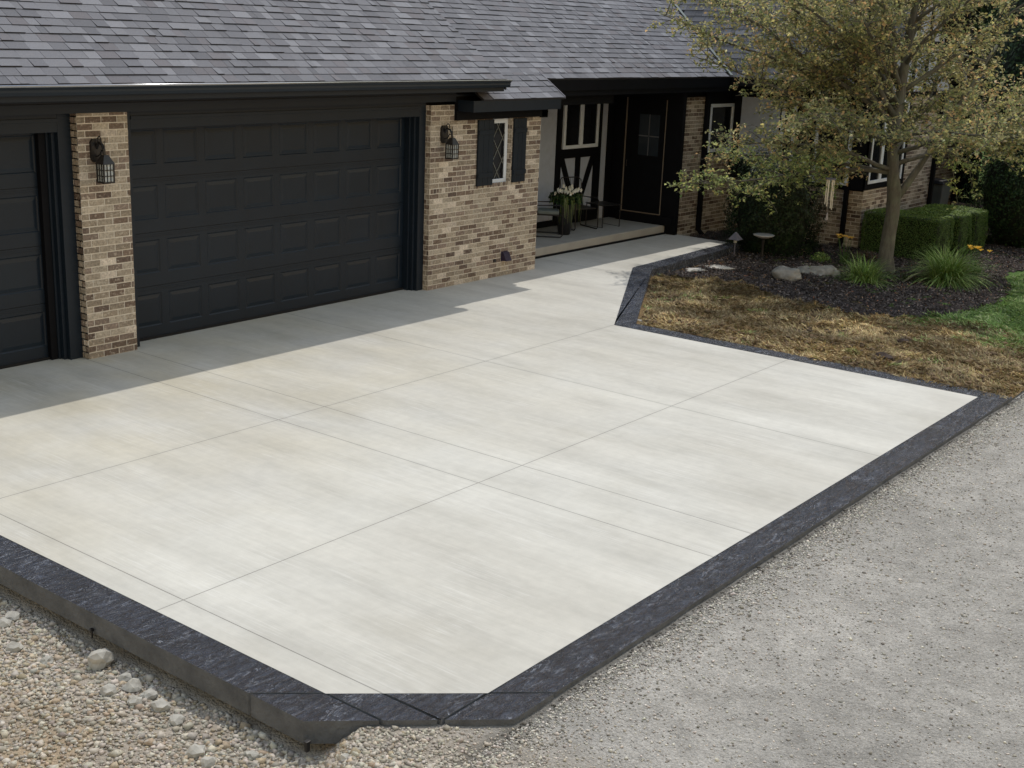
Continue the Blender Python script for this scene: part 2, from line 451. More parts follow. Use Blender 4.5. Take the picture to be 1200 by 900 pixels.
def border_build():
    I = B['inner']; O = B['outer']; g = .009
    m = MB()
    def cell(a, b, c, d):
        # shrink slightly so that a groove stays between neighbours
        P = [Vector((*p, 0)) for p in (a, b, c, d)]; cen = sum(P, Vector()) / 4
        Q = []
        for k in range(4):
            p = P[k]; e1 = (P[(k + 1) % 4] - p).normalized(); e2 = (P[k - 1] - p).normalized()
            s = abs(e1.cross(e2).z) or 1
            Q.append(p + (e1 + e2) * (g / s))
        m.prism([(q.x, q.y) for q in Q], -.15, .003, 0, 1)
    def ext(p, q, r, s):  # intersection of lines pq and rs
        x1, y1 = p; x2, y2 = q; x3, y3 = r; x4, y4 = s
        d = (x1 - x2) * (y3 - y4) - (y1 - y2) * (x3 - x4)
        a = x1 * y2 - y1 * x2; b = x3 * y4 - y3 * x4
        return ((a * (x3 - x4) - (x1 - x2) * b) / d, (a * (y3 - y4) - (y1 - y2) * b) / d)
    i0, i1, i2, i3, i4, i5, i6 = I; o0, o1, o2, o3, o4, o5, o6 = O
    pa = ext(i1, i2, o0, o1)      # diagonal inner line meets left outer edge
    pb = ext(i0, i1, o1, o2)      # left inner line meets diagonal outer edge
    pc = ext(i2, i3, o1, o2); pd = ext(i1, i2, o2, o3)
    cell(o0, pa, i1, i0)
    cell(pa, o1, pb, i1)
    mid_o = (-9.317, pb[1] + (pc[1] - pb[1]) * ((-9.317 - pb[0]) / (pc[0] - pb[0])))
    mid_i = (-9.317, i1[1] + (i2[1] - i1[1]) * ((-9.317 - i1[0]) / (i2[0] - i1[0])))
    cell(pb, mid_o, mid_i, i1)
    cell(mid_o, pc, i2, mid_i)
    cell(pc, o2, pd, i2)
    pe = ext(i3, i4, o2, o3)
    cell(pd, pe, i3, i2)
    pf = ext(i2, i3, o3, o4)
    cell(pe, o3, pf, i3)
    cell(i3, pf, ext(i4, i5, o3, o4), i4)
    ph = ext(i4, i5, o3, o4)
    m.prism([i4, ph, o4, o5, i5], -.15, .003, 0, 0)
    m.prism([i5, (o5[0] + .01, o5[1]), o6, i6], -.15, .003, 0, 0)
    b = m.build('driveway_border', [M['border'], M['slabside']], bevel=.006); tag(b, kind='structure')
border_build()

MULCH = [(4.6, -1.45), (5.1, -2.6), (4.4, -4.0), (4.15, -5.0), (4.55, -5.85), (5.4, -6.35), (6.3, -6.50), (7.3, -6.55), (8.4, -6.35), (9.3, -5.95), (10.1, -5.75),
         (12.5, -6.4), (15, -6.8), (22, -6.8), (22, .9), (8.05, .9), (8.12, -.8), (8.12, -1.2)]
def greenness(x, y):
    # line from (4.3,-5.6) to (2.5,-8.4): living grass to its right
    d = (np.asarray(x) - (2.45 + (np.asarray(y) + 8.4) * .66)) + .35 * vnoise(x, y, 1.5) + .2 * vnoise(x, y, 4)
    return sstep(.0, 1.9, d)
YARD = [(.46, -8.74), (.62, -8.74), (700, -8.74), (700, 700), (19.5, 700), (19.5, 1.2), (8.14, 1.2), (8.14, -1.0), (4.28, -1.32), (.42, -3.42)]
def yard_sheet():
    xs = np.concatenate([np.arange(.4, 16, .09), 16 + np.geomspace(.2, 600, 24)]); ys = np.concatenate([np.arange(-8.8, 1.4, .09), 1.4 + np.geomspace(.2, 500, 20)])
    X, Y = np.meshgrid(xs, ys); nx = len(xs); ny = len(ys)
    V = np.stack([X, Y, yard_z(X, Y)], -1).reshape(-1, 3)
    q = np.arange((nx - 1) * (ny - 1)); a = (q // (nx - 1)) * nx + q % (nx - 1); F = np.stack([a, a + 1, a + nx + 1, a + nx], 1)
    c = V[F].mean(1); k = in_poly(c[:, 0], c[:, 1], YARD); F = F[k]; c = c[k]
    return np_mesh('lawn', V, F, M['turf'], np.repeat(greenness(c[:, 0], c[:, 1])[:, None], 3, 1), smooth=True)
yo = yard_sheet()
tag(yo, kind='structure')
mo = grid_sheet('mulch_bed', 4, 22, -7, 1, 200, 110, lambda x, y: yard_z(x, y) + .012 + .014 * vnoise(x, y, 6), M['mulch'], keep=lambda x, y: in_poly(x, y, MULCH))
tag(mo, kind='structure')

# ------------------------------------------------------------------ scatter helpers
ICO_V = None
def ico():
    t = (1 + 5 ** .5) / 2
    v = np.array([(-1, t, 0), (1, t, 0), (-1, -t, 0), (1, -t, 0), (0, -1, t), (0, 1, t), (0, -1, -t), (0, 1, -t), (t, 0, -1), (t, 0, 1), (-t, 0, -1), (-t, 0, 1)], float)
    v /= np.linalg.norm(v[0])
    f = np.array([(0, 11, 5), (0, 5, 1), (0, 1, 7), (0, 7, 10), (0, 10, 11), (1, 5, 9), (5, 11, 4), (11, 10, 2), (10, 7, 6), (7, 1, 8), (3, 9, 4), (3, 4, 2), (3, 2, 6), (3, 6, 8), (3, 8, 9), (4, 9, 5), (2, 4, 11), (6, 2, 10), (8, 6, 7), (9, 8, 1)])
    return v, f
IV, IF = ico()
def rot_z(n):
    a = rng.uniform(0, 2 * np.pi, n); c, s = np.cos(a), np.sin(a); z = np.zeros(n); o = np.ones(n)
    return np.stack([np.stack([c, -s, z], 1), np.stack([s, c, z], 1), np.stack([z, z, o], 1)], 1)
def pebbles(name, P, R, cols, mat, flat=.65):
    n = len(P)
    cube = np.array([(-1, -1, -1), (1, -1, -1), (1, 1, -1), (-1, 1, -1), (-1, -1, 1), (1, -1, 1), (1, 1, 1), (-1, 1, 1)], float) * .72
    cf = np.array([(0, 2, 1), (0, 3, 2), (4, 5, 6), (4, 6, 7), (0, 1, 5), (0, 5, 4), (1, 2, 6), (1, 6, 5), (2, 3, 7), (2, 7, 6), (3, 0, 4), (3, 4, 7)])
    v = cube[None] * (1 + rng.uniform(-.5, .3, (n, 8, 3)))
    v = v * (R[:, None] * rng.uniform(.65, 1.3, (n, 3)))[:, None, :]
    q = rng.normal(size=(n, 4)); q /= np.linalg.norm(q, axis=1, keepdims=True); w, x, y, z = q.T
    Rm = np.stack([np.stack([1 - 2 * (y * y + z * z), 2 * (x * y - z * w), 2 * (x * z + y * w)], 1), np.stack([2 * (x * y + z * w), 1 - 2 * (x * x + z * z), 2 * (y * z - x * w)], 1),
                   np.stack([2 * (x * z - y * w), 2 * (y * z + x * w), 1 - 2 * (x * x + y * y)], 1)], 1)
    v = np.einsum('nij,nkj->nki', Rm, v); v[:, :, 2] *= flat * 1.15
    v = v + P[:, None, :]
    F = (cf[None] + (np.arange(n) * 8)[:, None, None]).reshape(-1, 3)
    return np_mesh(name, v.reshape(-1, 3), F, mat, np.repeat(cols, 12, 0))

# loose stone on the left, fine grit on the right
def gravel_scatter():
    n = 85000
    x = -9.85 - rng.beta(1.05, 1.5, n) * 2.9; y = rng.uniform(-10.2, -3.6, n)
    corner = rng.random(n) < .25
    x[corner] = rng.normal(-10.0, .6, corner.sum()); y[corner] = rng.uniform(-10.6, -7.8, corner.sum())
    inside = in_poly(x, y, [(-9.875, 1), (-9.875, -7.8), (-9.02, -8.74), (1, -8.76), (1, 1)])
    # fewer where bare earth shows
    d = np.sqrt((x + 10.95) ** 2 + .6 * (y + 6.6) ** 2) + .35 * vnoise(x, y, 2)
    keep = ~inside & ((d > .75) | (rng.random(n) < .45)) & (rng.random(n) < 1 - .9 * sstep(-9.9, -8.0, x))
    x = x[keep]; y = y[keep]; n = len(x)
    r = np.clip(rng.lognormal(-4.50, .40, n), .004, .036) * (1 - .55 * sstep(-9.9, -8.9, x))
    z = gravel_z(x, y) + r * .22
    tone = rng.uniform(.6, 1.15, n)
    base = np.where(rng.random(n)[:, None] < .35 * (1 - sstep(-10.4, -9.4, x))[:, None], np.array([.40, .325, .23]), np.array([.47, .425, .355]))
    c = base * tone[:, None] * rng.uniform(.96, 1.04, (n, 3))
    o = pebbles('gravel_stones', np.stack([x, y, z], 1), r, c, M['pebble']); tag(o, kind='stuff', label='loose pale crushed limestone left of the driveway', cat='gravel')
    # grit on the packed drive
    n = 90000
    t = rng.random(n) ** 1.5
    x = rng.uniform(-10.5, 9, n); y = -8.78 - t * 6.5
    r = np.clip(rng.lognormal(-5.35, .42, n), .0025, .014)
    near = rng.random(n) < .25
    y[near] = -8.75 - rng.beta(1, 4, near.sum()) * .6
    keep = ~in_poly(x, y, [(-9.95, 1), (-9.95, -7.8), (-9.05, -8.76), (1, -8.76), (1, 1)])
    x = x[keep]; y = y[keep]; r = r[keep]; n = len(x)
    c = np.array([.41, .385, .34]) * rng.uniform(.45, 1.6, n)[:, None] * rng.uniform(.96, 1.04, (n, 3))
    o = pebbles('gravel_grit', np.stack([x, y, gravel_z(x, y) + r * .3], 1), r, c, M['pebble']); tag(o, kind='stuff', label='fine grey grit on the packed gravel drive', cat='gravel')
    # dark crumbs of spilled earth against the border
    n = 1500
    x = rng.uniform(-9.3, 1.2, n); y = -8.73 - np.abs(rng.normal(0, .06, n))
    r = np.clip(rng.lognormal(-5.1, .4, n), .003, .016)
    c = np.array([.13, .12, .105]) * rng.uniform(.5, 1.6, n)[:, None] * np.ones((n, 3))
    o = pebbles('soil_crumbs', np.stack([x, y, gravel_z(x, y) + r * .3], 1), r, c, M['pebble']); tag(o, kind='stuff', label='dark soil crumbs along the outside of the border', cat='soil')
gravel_scatter()

def stone(name, loc, r, mat, seed, squash=.65, sub=2, asp=(1, 1)):
    import bmesh
    bm = bmesh.new(); bmesh.ops.create_icosphere(bm, subdivisions=sub, radius=1)
    for v in bm.verts:
        q = Vector(v.co) * 1.3 + Vector((seed * 3.1, seed, 0))
        k = 1 + .42 * noise.noise(q) + .22 * noise.noise(q * 2.7)
        v.co = Vector((v.co.x * asp[0], v.co.y * asp[1], v.co.z * squash)) * (r * k)
    me = bpy.data.meshes.new(name); bm.to_mesh(me); bm.free(); me.materials.append(mat)
    if sub > 2: me.polygons.foreach_set('use_smooth', [True] * len(me.polygons))
    o = bpy.data.objects.new(name, me); COL.objects.link(o); o.location = loc; o.rotation_euler = (0, 0, seed * 1.7)
    return o
pale = simple('pale_limestone', (.37, .355, .315), .9, var=.25, scale=14, bump=.4, bscale=30)
def gz(x, y): return float(gravel_z(x, y))
STN = [(-9.99, -4.62, .07), (-10.02, -4.95, .055), (-10.12, -5.02, .05), (-10.02, -6.27, .045), (-10.06, -6.42, .06), (-10.05, -6.58, .05),
       (-10.10, -6.75, .055), (-10.18, -6.6, .045), (-10.22, -6.38, .05), (-10.13, -6.95, .045), (-10.3, -7.35, .055), (-10.33, -7.5, .045), (-10.08, -7.6, .035),
       (-9.92, -8.2, .03), (-10.28, -5.4, .05), (-10.22, -5.7, .04)]
for i, (x, y, r) in enumerate(STN):
    r *= 1.05; o = stone('stone', (x, y, gz(x, y) + r * .4), r, pale, i + 1, .75)
    tag(o, 'fist-sized pale limestone chunk lying in the gravel beside the left slab side', 'stone', 'limestone chunks beside the left slab side')
o = stone('stone', (-10.0, -5.98, gz(-10.0, -5.98) + .05), .085, pale, 31, .8)
tag(o, 'largest pale stone against the left slab side, near the dark notch', 'stone')

# notch / formwork pin at the slab side
m = MB(); m.tube([(0, 0, 0), (0, 0, .07)], .006, 8); m.box(-.011, .011, -.011, .011, .05, .07)
tag(m.build('form_stake', M['iron'], loc=(-9.885, -5.72, -.17)), 'short black steel stake standing against the left slab side', 'stake')
m = MB(); m.box(-.014, .014, -.011, .011, 0, .06); m.box(-.018, .018, -.014, .014, .055, .070)
tag(m.build('form_stake', M['iron'], loc=(-9.90, -7.87, -.15), bevel=.003), 'black square stake at the front left corner of the slab', 'stake')

# ------------------------------------------------------------------ house
house = thing('house', 'one storey brick house with charcoal garage doors, black trim and grey shingle roof', 'house', (0, 0, 0))

BR = [((.335, .292, .235), 5), ((.39, .347, .285), 4), ((.265, .225, .178), 3.5), ((.165, .125, .10), 3.2), ((.225, .18, .15), 3), ((.54, .48, .41), 1.5), ((.125, .095, .08), 1.2)]
BRW = [w for _, w in BR]
def brick_face(mb, o, u, L, z0, z1, n, holes=(), bl=.2125, ch=.0784, seed=0, dark=1.0, soldier=None):
    """bricks standing 6 mm proud of a mortar face; o=(x,y), u=unit vector along wall, n=outward normal (x,y)"""
    rr = random.Random(seed)
    P = lambda a, z, d: (o[0] + u[0] * a + n[0] * d, o[1] + u[1] * a + n[1] * d, z)
    # mortar sheet, cut round the holes
    us = sorted({0, L, *[h[0] for h in holes], *[h[1] for h in holes]}); zs = sorted({z0, z1, *[h[2] for h in holes], *[h[3] for h in holes]})
    flip = (u[0] * n[1] - u[1] * n[0]) > 0
    for i in range(len(us) - 1):
        for j in range(len(zs) - 1):
            cu = (us[i] + us[i + 1]) / 2; cz = (zs[j] + zs[j + 1]) / 2
            if cu < 0 or cu > L or cz < z0 or cz > z1 or any(h[0] < cu < h[1] and h[2] < cz < h[3] for h in holes): continue
            q = [P(us[i], zs[j], 0), P(us[i + 1], zs[j], 0), P(us[i + 1], zs[j + 1], 0), P(us[i], zs[j + 1], 0)]
            mb.face(q[::-1] if flip else q, 1, (.37, .33, .28))
    z = z0 + .004; row = 0; J = .0135
    while z < z1 - .02:
        zt = min(z + ch - J, z1 - .002)
        a = -bl * (.5 if row % 2 else 0) * 1.0 + rr.uniform(-.01, .01)
        step = bl; hh = False
        if soldier and soldier[0] <= z < soldier[1]: step = .068; hh = True
        while a < L:
            b = a + step - J
            s0, s1 = max(a, .002), min(b, L - .002)
            segs = [(s0, s1)]
            for h in holes:
                if h[2] < (z + zt) / 2 < h[3]:
                    ns = []
                    for p, q in segs:
                        if q <= h[0] or p >= h[1]: ns.append((p, q)); continue
                        if p < h[0]: ns.append((p, h[0] - .003))
                        if q > h[1]: ns.append((h[1] + .003, q))
                    segs = ns
            c = rr.choices([x for x, _ in BR], BRW)[0]; k = rr.uniform(.85, 1.18) * dark; c = tuple(x * k for x in c)
            dp = rr.uniform(.003, .006)
            for p, q in segs:
                if q - p < .015: continue
                A = [P(p, z, 0), P(q, z, 0), P(q, zt, 0), P(p, zt, 0)]; C = [P(p, z, dp), P(q, z, dp), P(q, zt, dp), P(p, zt, dp)]
                if flip: A = [A[1], A[0], A[3], A[2]]; C = [C[1], C[0], C[3], C[2]]
                mb.face(C, 0, c)
                for k4 in range(4): mb.face([A[k4], A[(k4 + 1) % 4], C[(k4 + 1) % 4], C[k4]], 0, c)
            a += step
        z += ch; row += 1
BM = [M['brick'], M['mortar']]

# --- garage pier between the two doors
m = MB(); m.box(-6.00, -5.37, .025, .5, -.02, 2.86, 1, (.37, .33, .28))
brick_face(m, (-6.02, .0), (1, 0), .67, 0, 2.856, (0, -1), seed=3)
m.face([(-6.02, .0, 0), (-6.02, .4, 0), (-6.02, .4, 2.856), (-6.02, 0, 2.856)][::-1], 1)
brick_face(m, (-6.02, .0), (0, 1), .14, 0, 2.856, (-1, 0), seed=4, bl=.11)
brick_face(m, (-5.35, .0), (0, 1), .14, 0, 2.856, (1, 0), seed=41, bl=.11)
p = m.build('brick_pier', BM, house)
# --- wall right of the big door, with the small leaded window
WH = (1.47, 1.97, 1.53, 2.58)
m = MB()
brick_face(m, (-.01, .0), (1, 0), 2.76, 0, 2.577, (0, -1), holes=[(WH[0] + .01, WH[1] + .01, WH[2], WH[3])], seed=5, soldier=(1.44, 1.53))
brick_face(m, (-.01, .0), (1, 0), .53, 2.577, 2.81, (0, -1), seed=6)
brick_face(m, (-.01, .0), (0, 1), .14, 0, 2.81, (-1, 0), seed=7, bl=.11)
brick_face(m, (2.75, .0), (0, 1), 2.0, 0, 2.577, (1, 0), seed=8)
brick_face(m, (WH[1], .0), (0, 1), .11, WH[2], WH[3], (-1, 0), seed=9, bl=.11)
m.box(WH[0] - .02, WH[1] + .0, .0, .11, WH[2] - .02, WH[2] - .003, 1, (.37, .33, .28))
p = m.build('brick_wall', BM, house)

# --- solid core behind (keeps light out)
m = MB()
m.box(-10.2, -9.2, .12, .34, -.02, 2.84); m.box(-6.35, -5.86, .26, .36, -.02, 2.84)
m.box(-5.9, -5.2, .26, .5, -.02, 2.84); m.box(-.15, 1.3, .15, .4, -.02, 2.84)
m.box(1.3, 2.7, .13, .4, -.02, 2.84); m.box(-10.2, 5.5, .4, .5, 2.7, 3.2)
m.box(-10.2, -10.0, .34, 9, -.02, 3.2); m.box(-10.2, 19.5, 8.9, 9, -.02, 3.2); m.box(19.3, 19.5, -2.0, 9, -.02, 3.2)
m.box(2.55, 2.70, .4, 2.05, -.02, 2.9)
m.build('wall_core', M['blackpaint'], house)

# --- garage doors
def garage_door(x0, x1, z1, cols, rows, y=.33):
    m = MB(); d = .035
    H = z1 / rows
    for r in range(rows):
        za = r * H + .004; zb = (r + 1) * H - .004
        m.box(x0, x1, y + .012, y + .05, r * H - .0, (r + 1) * H - .0)   # backing
        # section skin: front at y, panels recessed with a bevel and a raised field
        w = (x1 - x0 - .10) / cols
        xs = [x0] + [x0 + .05 + k * w + .055 for k in range(cols)]
        zlo, zhi = za + .160, za + .575
        Y0, Y1, Y2 = y, y + .009, y + .001
        def q(a, b, c, e): m.face([a, b, c, e])
        # stiles and rails
        m.face([(x0, Y0, za), (x1, Y0, za), (x1, Y0, zlo), (x0, Y0, zlo)])
        m.face([(x0, Y0, zhi), (x1, Y0, zhi), (x1, Y0, zb), (x0, Y0, zb)])
        m.face([(x0, Y0, za), (x1, Y0, za), (x1, y + .02, za), (x0, y + .02, za)][::-1])
        m.face([(x0, Y0, zb), (x1, Y0, zb), (x1, y + .02, zb), (x0, y + .02, zb)])
        prev = x0
        for k in range(cols):
            a = x0 + .05 + k * w + .055; b = a + w - .11
            m.face([(prev, Y0, zlo), (a, Y0, zlo), (a, Y0, zhi), (prev, Y0, zhi)]); prev = b
            def ring(i): return [(a + i, zlo + i), (b - i, zlo + i), (b - i, zhi - i), (a + i, zhi - i)]
            lev = [(0, Y0), (.011, Y1), (.020, Y1), (.062, Y2)]
            for (i0, ya), (i1, yb) in zip(lev[:-1], lev[1:]):
                R0 = ring(i0); R1 = ring(i1)
                for s in range(4):
                    t = (s + 1) % 4
                    m.face([(R0[s][0], ya, R0[s][1]), (R0[t][0], ya, R0[t][1]), (R1[t][0], yb, R1[t][1]), (R1[s][0], yb, R1[s][1])])
            R = ring(.062); m.face([(p_[0], Y2, p_[1]) for p_ in R])
        m.face([(prev, Y0, zlo), (x1, Y0, zlo), (x1, Y0, zhi), (prev, Y0, zhi)])
        # raised ribs along the section joint
        for dz in (.022, .045): m.box(x0, x1, y - .004, y + .001, zb - dz - .006, zb - dz)
    return m
gd = garage_door(-5.34, -.20, 2.70, 8, 4).build('garage_door', M['doorpaint'], house)
gd['label'] = 'wide double garage door with eight columns of raised panels'
sw = MB(); sw.box(-5.3, -.22, .30, .34, -.0, .03); sw.build('bottom_seal', M['rubber'], gd)
gd2 = garage_door(-9.2, -6.26, 2.70, 4, 4).build('garage_door', M['doorpaint'], house)
gd2['label'] = 'narrower left garage door cut by the edge of the picture'
sw = MB(); sw.box(-9.2, -6.28, .30, .34, -.0, .03); sw.build('bottom_seal', M['rubber'], gd2)

# --- door casings
m = MB()
m.box(-5.352, -5.235, .10, .33, -.01, 2.86); m.box(-.155, -.012, .10, .325, -.01, 2.86)
m.box(-5.235, -.155, .10, .33, 2.645, 2.86)
m.box(-.200, -.157, .16, .33, 0, 2.645); m.box(-.235, -.202, .225, .329, 0, 2.645)   # stepped jamb
m.box(-.219, -.158, .255, .262, 0, 2.645)
m.box(-6.19, -6.022, .12, .36, -.01, 2.86); m.box(-9.2, -6.19, .12, .35, 2.645, 2.86)
m.box(-6.235, -6.192, .18, .34, 0, 2.645); m.box(-6.265, -6.237, .24, .339, 0, 2.645)
m.box(-9.3, -9.2, .12, .36, 0, 2.86)
m.box(-5.235, -.155, .085, .10, 2.76, 2.80); m.box(-9.2, -6.19, .105, .12, 2.76, 2.80)
m.build('door_casing', M['paint'], house, bevel=.004)

# --- frieze, soffit, fascia under the garage eave
m = MB()
m.box(-10.2, .52, -.030, .34, 2.86, 3.08)
m.box(-10.5, .93, -.045, -.030, 2.935, 2.965); m.box(-10.5, .93, -.06, -.030, 3.03, 3.079)
m.box(-10.5, 1.12, -.46, .3, 3.082, 3.10)       # soffit
m.box(-10.5, 1.12, -.478, -.46, 3.03, 3.19)      # fascia
m.build('fascia', M['paint'], house)
m = MB()
m.box(.52, 2.86, -.055, .25, 2.578, 2.72)        # frieze of the window bay
m.box(.52, 1.2, -.02, .3, 2.72, 3.08)
m.build('frieze', M['blackpaint'], house)

# --- gutter (K profile) with a pale lining added to paint the sunlit line of its lip
GX0, GX1 = -10.5, 1.17
prof = [(-.480, 3.185), (-.480, 3.095), (-.545, 3.095), (-.565, 3.13), (-.56, 3.155), (-.585, 3.185), (-.585, 3.193), (-.575, 3.193)]
m = MB()
for (ya, za), (yb, zb) in zip(prof[:-1], prof[1:]):
    m.face([(GX0, ya, za), (GX1, ya, za), (GX1, yb, zb), (GX0, yb, zb)][::-1])
m.face([(GX1, y_, z_) for y_, z_ in prof]); m.face([(GX0, y_, z_) for y_, z_ in prof][::-1])
gut = m.build('gutter', M['paint'], house)
m = MB()
bd = MB(); bd.tube([(GX0, -.582, 3.196), (GX1, -.582, 3.196)], .014, 20); bd.build('gutter_bead', simple('gutter_glint_metal', (.30, .31, .33), .20, .85, var=.05, spec=.9), gut, smooth=True)  # bead coloured pale and metallic to strengthen the sun glint along the lip
prof2 = [(-.575, 3.1925), (-.552, 3.155), (-.556, 3.13), (-.54, 3.103), (-.482, 3.103)]
for (ya, za), (yb, zb) in zip(prof2[:-1], prof2[1:]):
    m.face([(GX0, ya, za), (GX1 - .01, ya, za), (GX1 - .01, yb, zb), (GX0, yb, zb)])
m.build('gutter_glint_lining', M['lipglint'], gut)

# --- shingled roofs
SH = [((.158, .163, .185), 4), ((.176, .182, .205), 3.5), ((.138, .143, .163), 3), ((.210, .217, .243), 1.6), ((.150, .148, .165), 2)]
SHW = [w for _, w in SH]
def shingles(mb, O, U, Vv, L, W, inside=None, ex=.15, seed=0, dark=1.0, crs=None):
    """O eave corner, U along eave, Vv up the slope, nrm outward"""
    rr = random.Random(seed); O = Vector(O); U = Vector(U).normalized(); Vv = Vector(Vv).normalized(); nn = U.cross(Vv).normalized()
    rows = int(W / ex) + 1
    for r in range(rows):
        v0 = r * ex; v1 = min(v0 + ex + .01, W + .02); a = -rr.uniform(0, .25)
        while a < L:
            w = rr.choice((.09, .13, .16, .19, .23, .27)) * 1.07
            b = min(a + w, L); s = max(a, 0)
            if b - s > .02:
                ok = True
                if inside:
                    ok = inside((s + b) / 2, (v0 + v1) / 2)
                if ok:
                    c = rr.choices([x for x, _ in SH], SHW)[0]; k = rr.uniform(.92, 1.08) * dark; c = tuple(x * k for x in c)
                    t = rr.choice((.010, .014, .019)); j = rr.uniform(-.003, .003)
                    p = lambda uu, vv, d: O + U * uu + Vv * vv + nn * d
                    s2 = s + .004; F = [p(s2, v0 + j, t), p(b, v0 + j, t), p(b, v1, .003), p(s2, v1, .003)]
                    mb.face(F, 0, c)
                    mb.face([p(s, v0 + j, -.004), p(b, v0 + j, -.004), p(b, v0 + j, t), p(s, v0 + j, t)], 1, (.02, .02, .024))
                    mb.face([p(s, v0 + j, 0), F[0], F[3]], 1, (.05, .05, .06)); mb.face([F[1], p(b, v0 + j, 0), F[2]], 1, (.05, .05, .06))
            a += w
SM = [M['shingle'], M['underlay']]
PT = math.atan(8 / 12); cp, sp_ = math.cos(PT), math.sin(PT); tp = 8 / 12
def roof_deck(mb, pts, th=.03):
    """thin solid deck below the shingles; pts ccw from above"""
    n = len(pts); P = [Vector(p) for p in pts]; nn = (P[1] - P[0]).cross(P[2] - P[1]).normalized()
    i = len(mb.v); mb.v.extend(tuple(p - nn * .004) for p in P); mb.v.extend(tuple(p - nn * th) for p in P)
    mb.f.append(tuple(i + k for k in range(n))); mb.m.append(1); mb.c.append((.03, .03, .035))
    mb.f.append(tuple(i + n + k for k in reversed(range(n)))); mb.m.append(1); mb.c.append((.03, .03, .035))
    for k in range(n):
        k2 = (k + 1) % n; mb.f.append((i + k, i + n + k, i + n + k2, i + k2)); mb.m.append(1); mb.c.append((.03, .03, .035))
RY = 4.6
def zg(y): return 3.205 + tp * (y + .50)      # garage roof surface
def ze(y): return 3.165 + tp * (y - .20)      # entry roof surface
# garage roof
m = MB()
shingles(m, (-10.7, -.50, zg(-.50)), (1, 0, 0), (0, cp, sp_), 11.85, (RY + .5) / cp, seed=11)
roof_deck(m, [(-10.7, -.5, zg(-.5)), (1.15, -.5, zg(-.5)), (1.15, RY, zg(RY)), (-10.7, RY, zg(RY))])
roof_deck(m, [(-10.7, RY, zg(RY)), (1.15, RY, zg(RY)), (1.15, 9.6, zg(RY) - tp * 5), (-10.7, 9.6, zg(RY) - tp * 5)])
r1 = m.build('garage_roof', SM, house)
for x in (1.13, -10.72):     # rake boards
    m = MB()
    m.quadbox([(x, -.49, zg(-.49) - .16), (x + .03, -.49, zg(-.49) - .16), (x + .03, RY, zg(RY) - .16), (x, RY, zg(RY) - .16),
               (x, -.49, zg(-.49) - .006), (x + .03, -.49, zg(-.49) - .006), (x + .03, RY, zg(RY) - .006), (x, RY, zg(RY) - .006)])
    m.build('rake_board', M['paint'], house)
for x in (-10.15, .9):
    m = MB(); m.face([(x, .2, 3.0), (x, 9, 3.0), (x, RY, zg(RY) - .1)]); m.build('gable_wall', M['paint'], house)
# entry roof (behind, half a metre lower)
m = MB()
def in_entry(u, v):
    x = .9 + u; y = .20 + v * cp
    return x < 9.55 + (y - .2) * .5
shingles(m, (.9, .20, ze(.20)), (1, 0, 0), (0, cp, sp_), 12.0, (RY - .2) / cp, inside=in_entry, seed=12)
roof_deck(m, [(.9, .2, ze(.2)), (9.6, .2, ze(.2)), (11.8, RY, ze(RY)), (.9, RY, ze(RY))])
roof_deck(m, [(.9, RY, ze(RY)), (20, RY, ze(RY)), (20, 9.6, ze(RY) - tp * 5), (.9, 9.6, ze(RY) - tp * 5)])
r2 = m.build('entry_roof', SM, house)
m = MB()
m.box(1.2, 10.3, .215, .24, 2.96, 3.150); m.box(2.3, 10.3, .24, 2.2, 2.96, 2.985)
m.box(2.6, 10.3, .24, .55, 2.87, 2.96)
m.build('entry_fascia', M['blackpaint'], house)
# small lean-to roof over the leaded window
m = MB()
Z0 = 2.895
shingles(m, (.80, -.35, Z0), (1, 0, 0), (0, cp, sp_), 2.11, .66, seed=13, dark=.95)
roof_deck(m, [(.80, -.35, Z0), (2.91, -.35, Z0), (2.91, .20, Z0 + tp * .55), (.80, .20, Z0 + tp * .55)])
r3 = m.build('lean_to_roof', SM, house)
r3['label'] = 'small shingled lean-to roof above the leaded window'
m = MB()
m.quadbox([(2.912, -.352, Z0 - .012), (2.928, -.352, Z0 - .012), (2.928, .2, Z0 - .012 + tp * .55), (2.912, .2, Z0 - .012 + tp * .55),
           (2.912, -.352, Z0 + .022), (2.928, -.352, Z0 + .022), (2.928, .2, Z0 + .022 + tp * .55), (2.912, .2, Z0 + .022 + tp * .55)])
m.build('drip_edge', M['purple'], r3)
m = MB()
m.box(.60, 2.83, -.335, -.31, 2.715, 2.885); m.box(2.805, 2.83, -.31, .2, 2.715, 2.885)
m.box(.60, 2.80, -.31, .15, 2.72, 2.74); m.box(.575, .60, -.335, .0, 2.715, 2.885)
m.build('lean_to_fascia', M['paint'], house)
m = MB(); m.box(2.70, 2.86, -.055, .3, 2.56, 2.715); m.build('corner_block', M['blackpaint'], house)

# --- leaded window and shutters
w = MB(); fw = .07; x0, x1, z0, z1 = WH
x0 += .02; yy = .075
w.box(x0, x1 - .01, yy, yy + .04, z0, z0 + fw); w.box(x0, x1 - .01, yy, yy + .04, z1 - fw - .02, z1 - .02)
w.box(x0, x0 + fw, yy, yy + .04, z0 + fw, z1 - fw - .02); w.box(x1 - .01 - fw, x1 - .01, yy, yy + .04, z0 + fw, z1 - fw - .02)
win = w.build('window', M['white'], house, bevel=.004); win['label'] = 'small leaded window with diamond panes between two charcoal shutters'
p = MB(); p.box(x0 + fw, x1 - .01 - fw, yy + .015, yy + .02, z0 + fw, z1 - fw - .02); p.build('pane', M['glass'], win)
l = MB(); gx0, gx1, gz0, gz1 = x0 + fw, x1 - .01 - fw, z0 + fw, z1 - fw - .02
wd = gx1 - gx0; hh = (gz1 - gz0) / 3
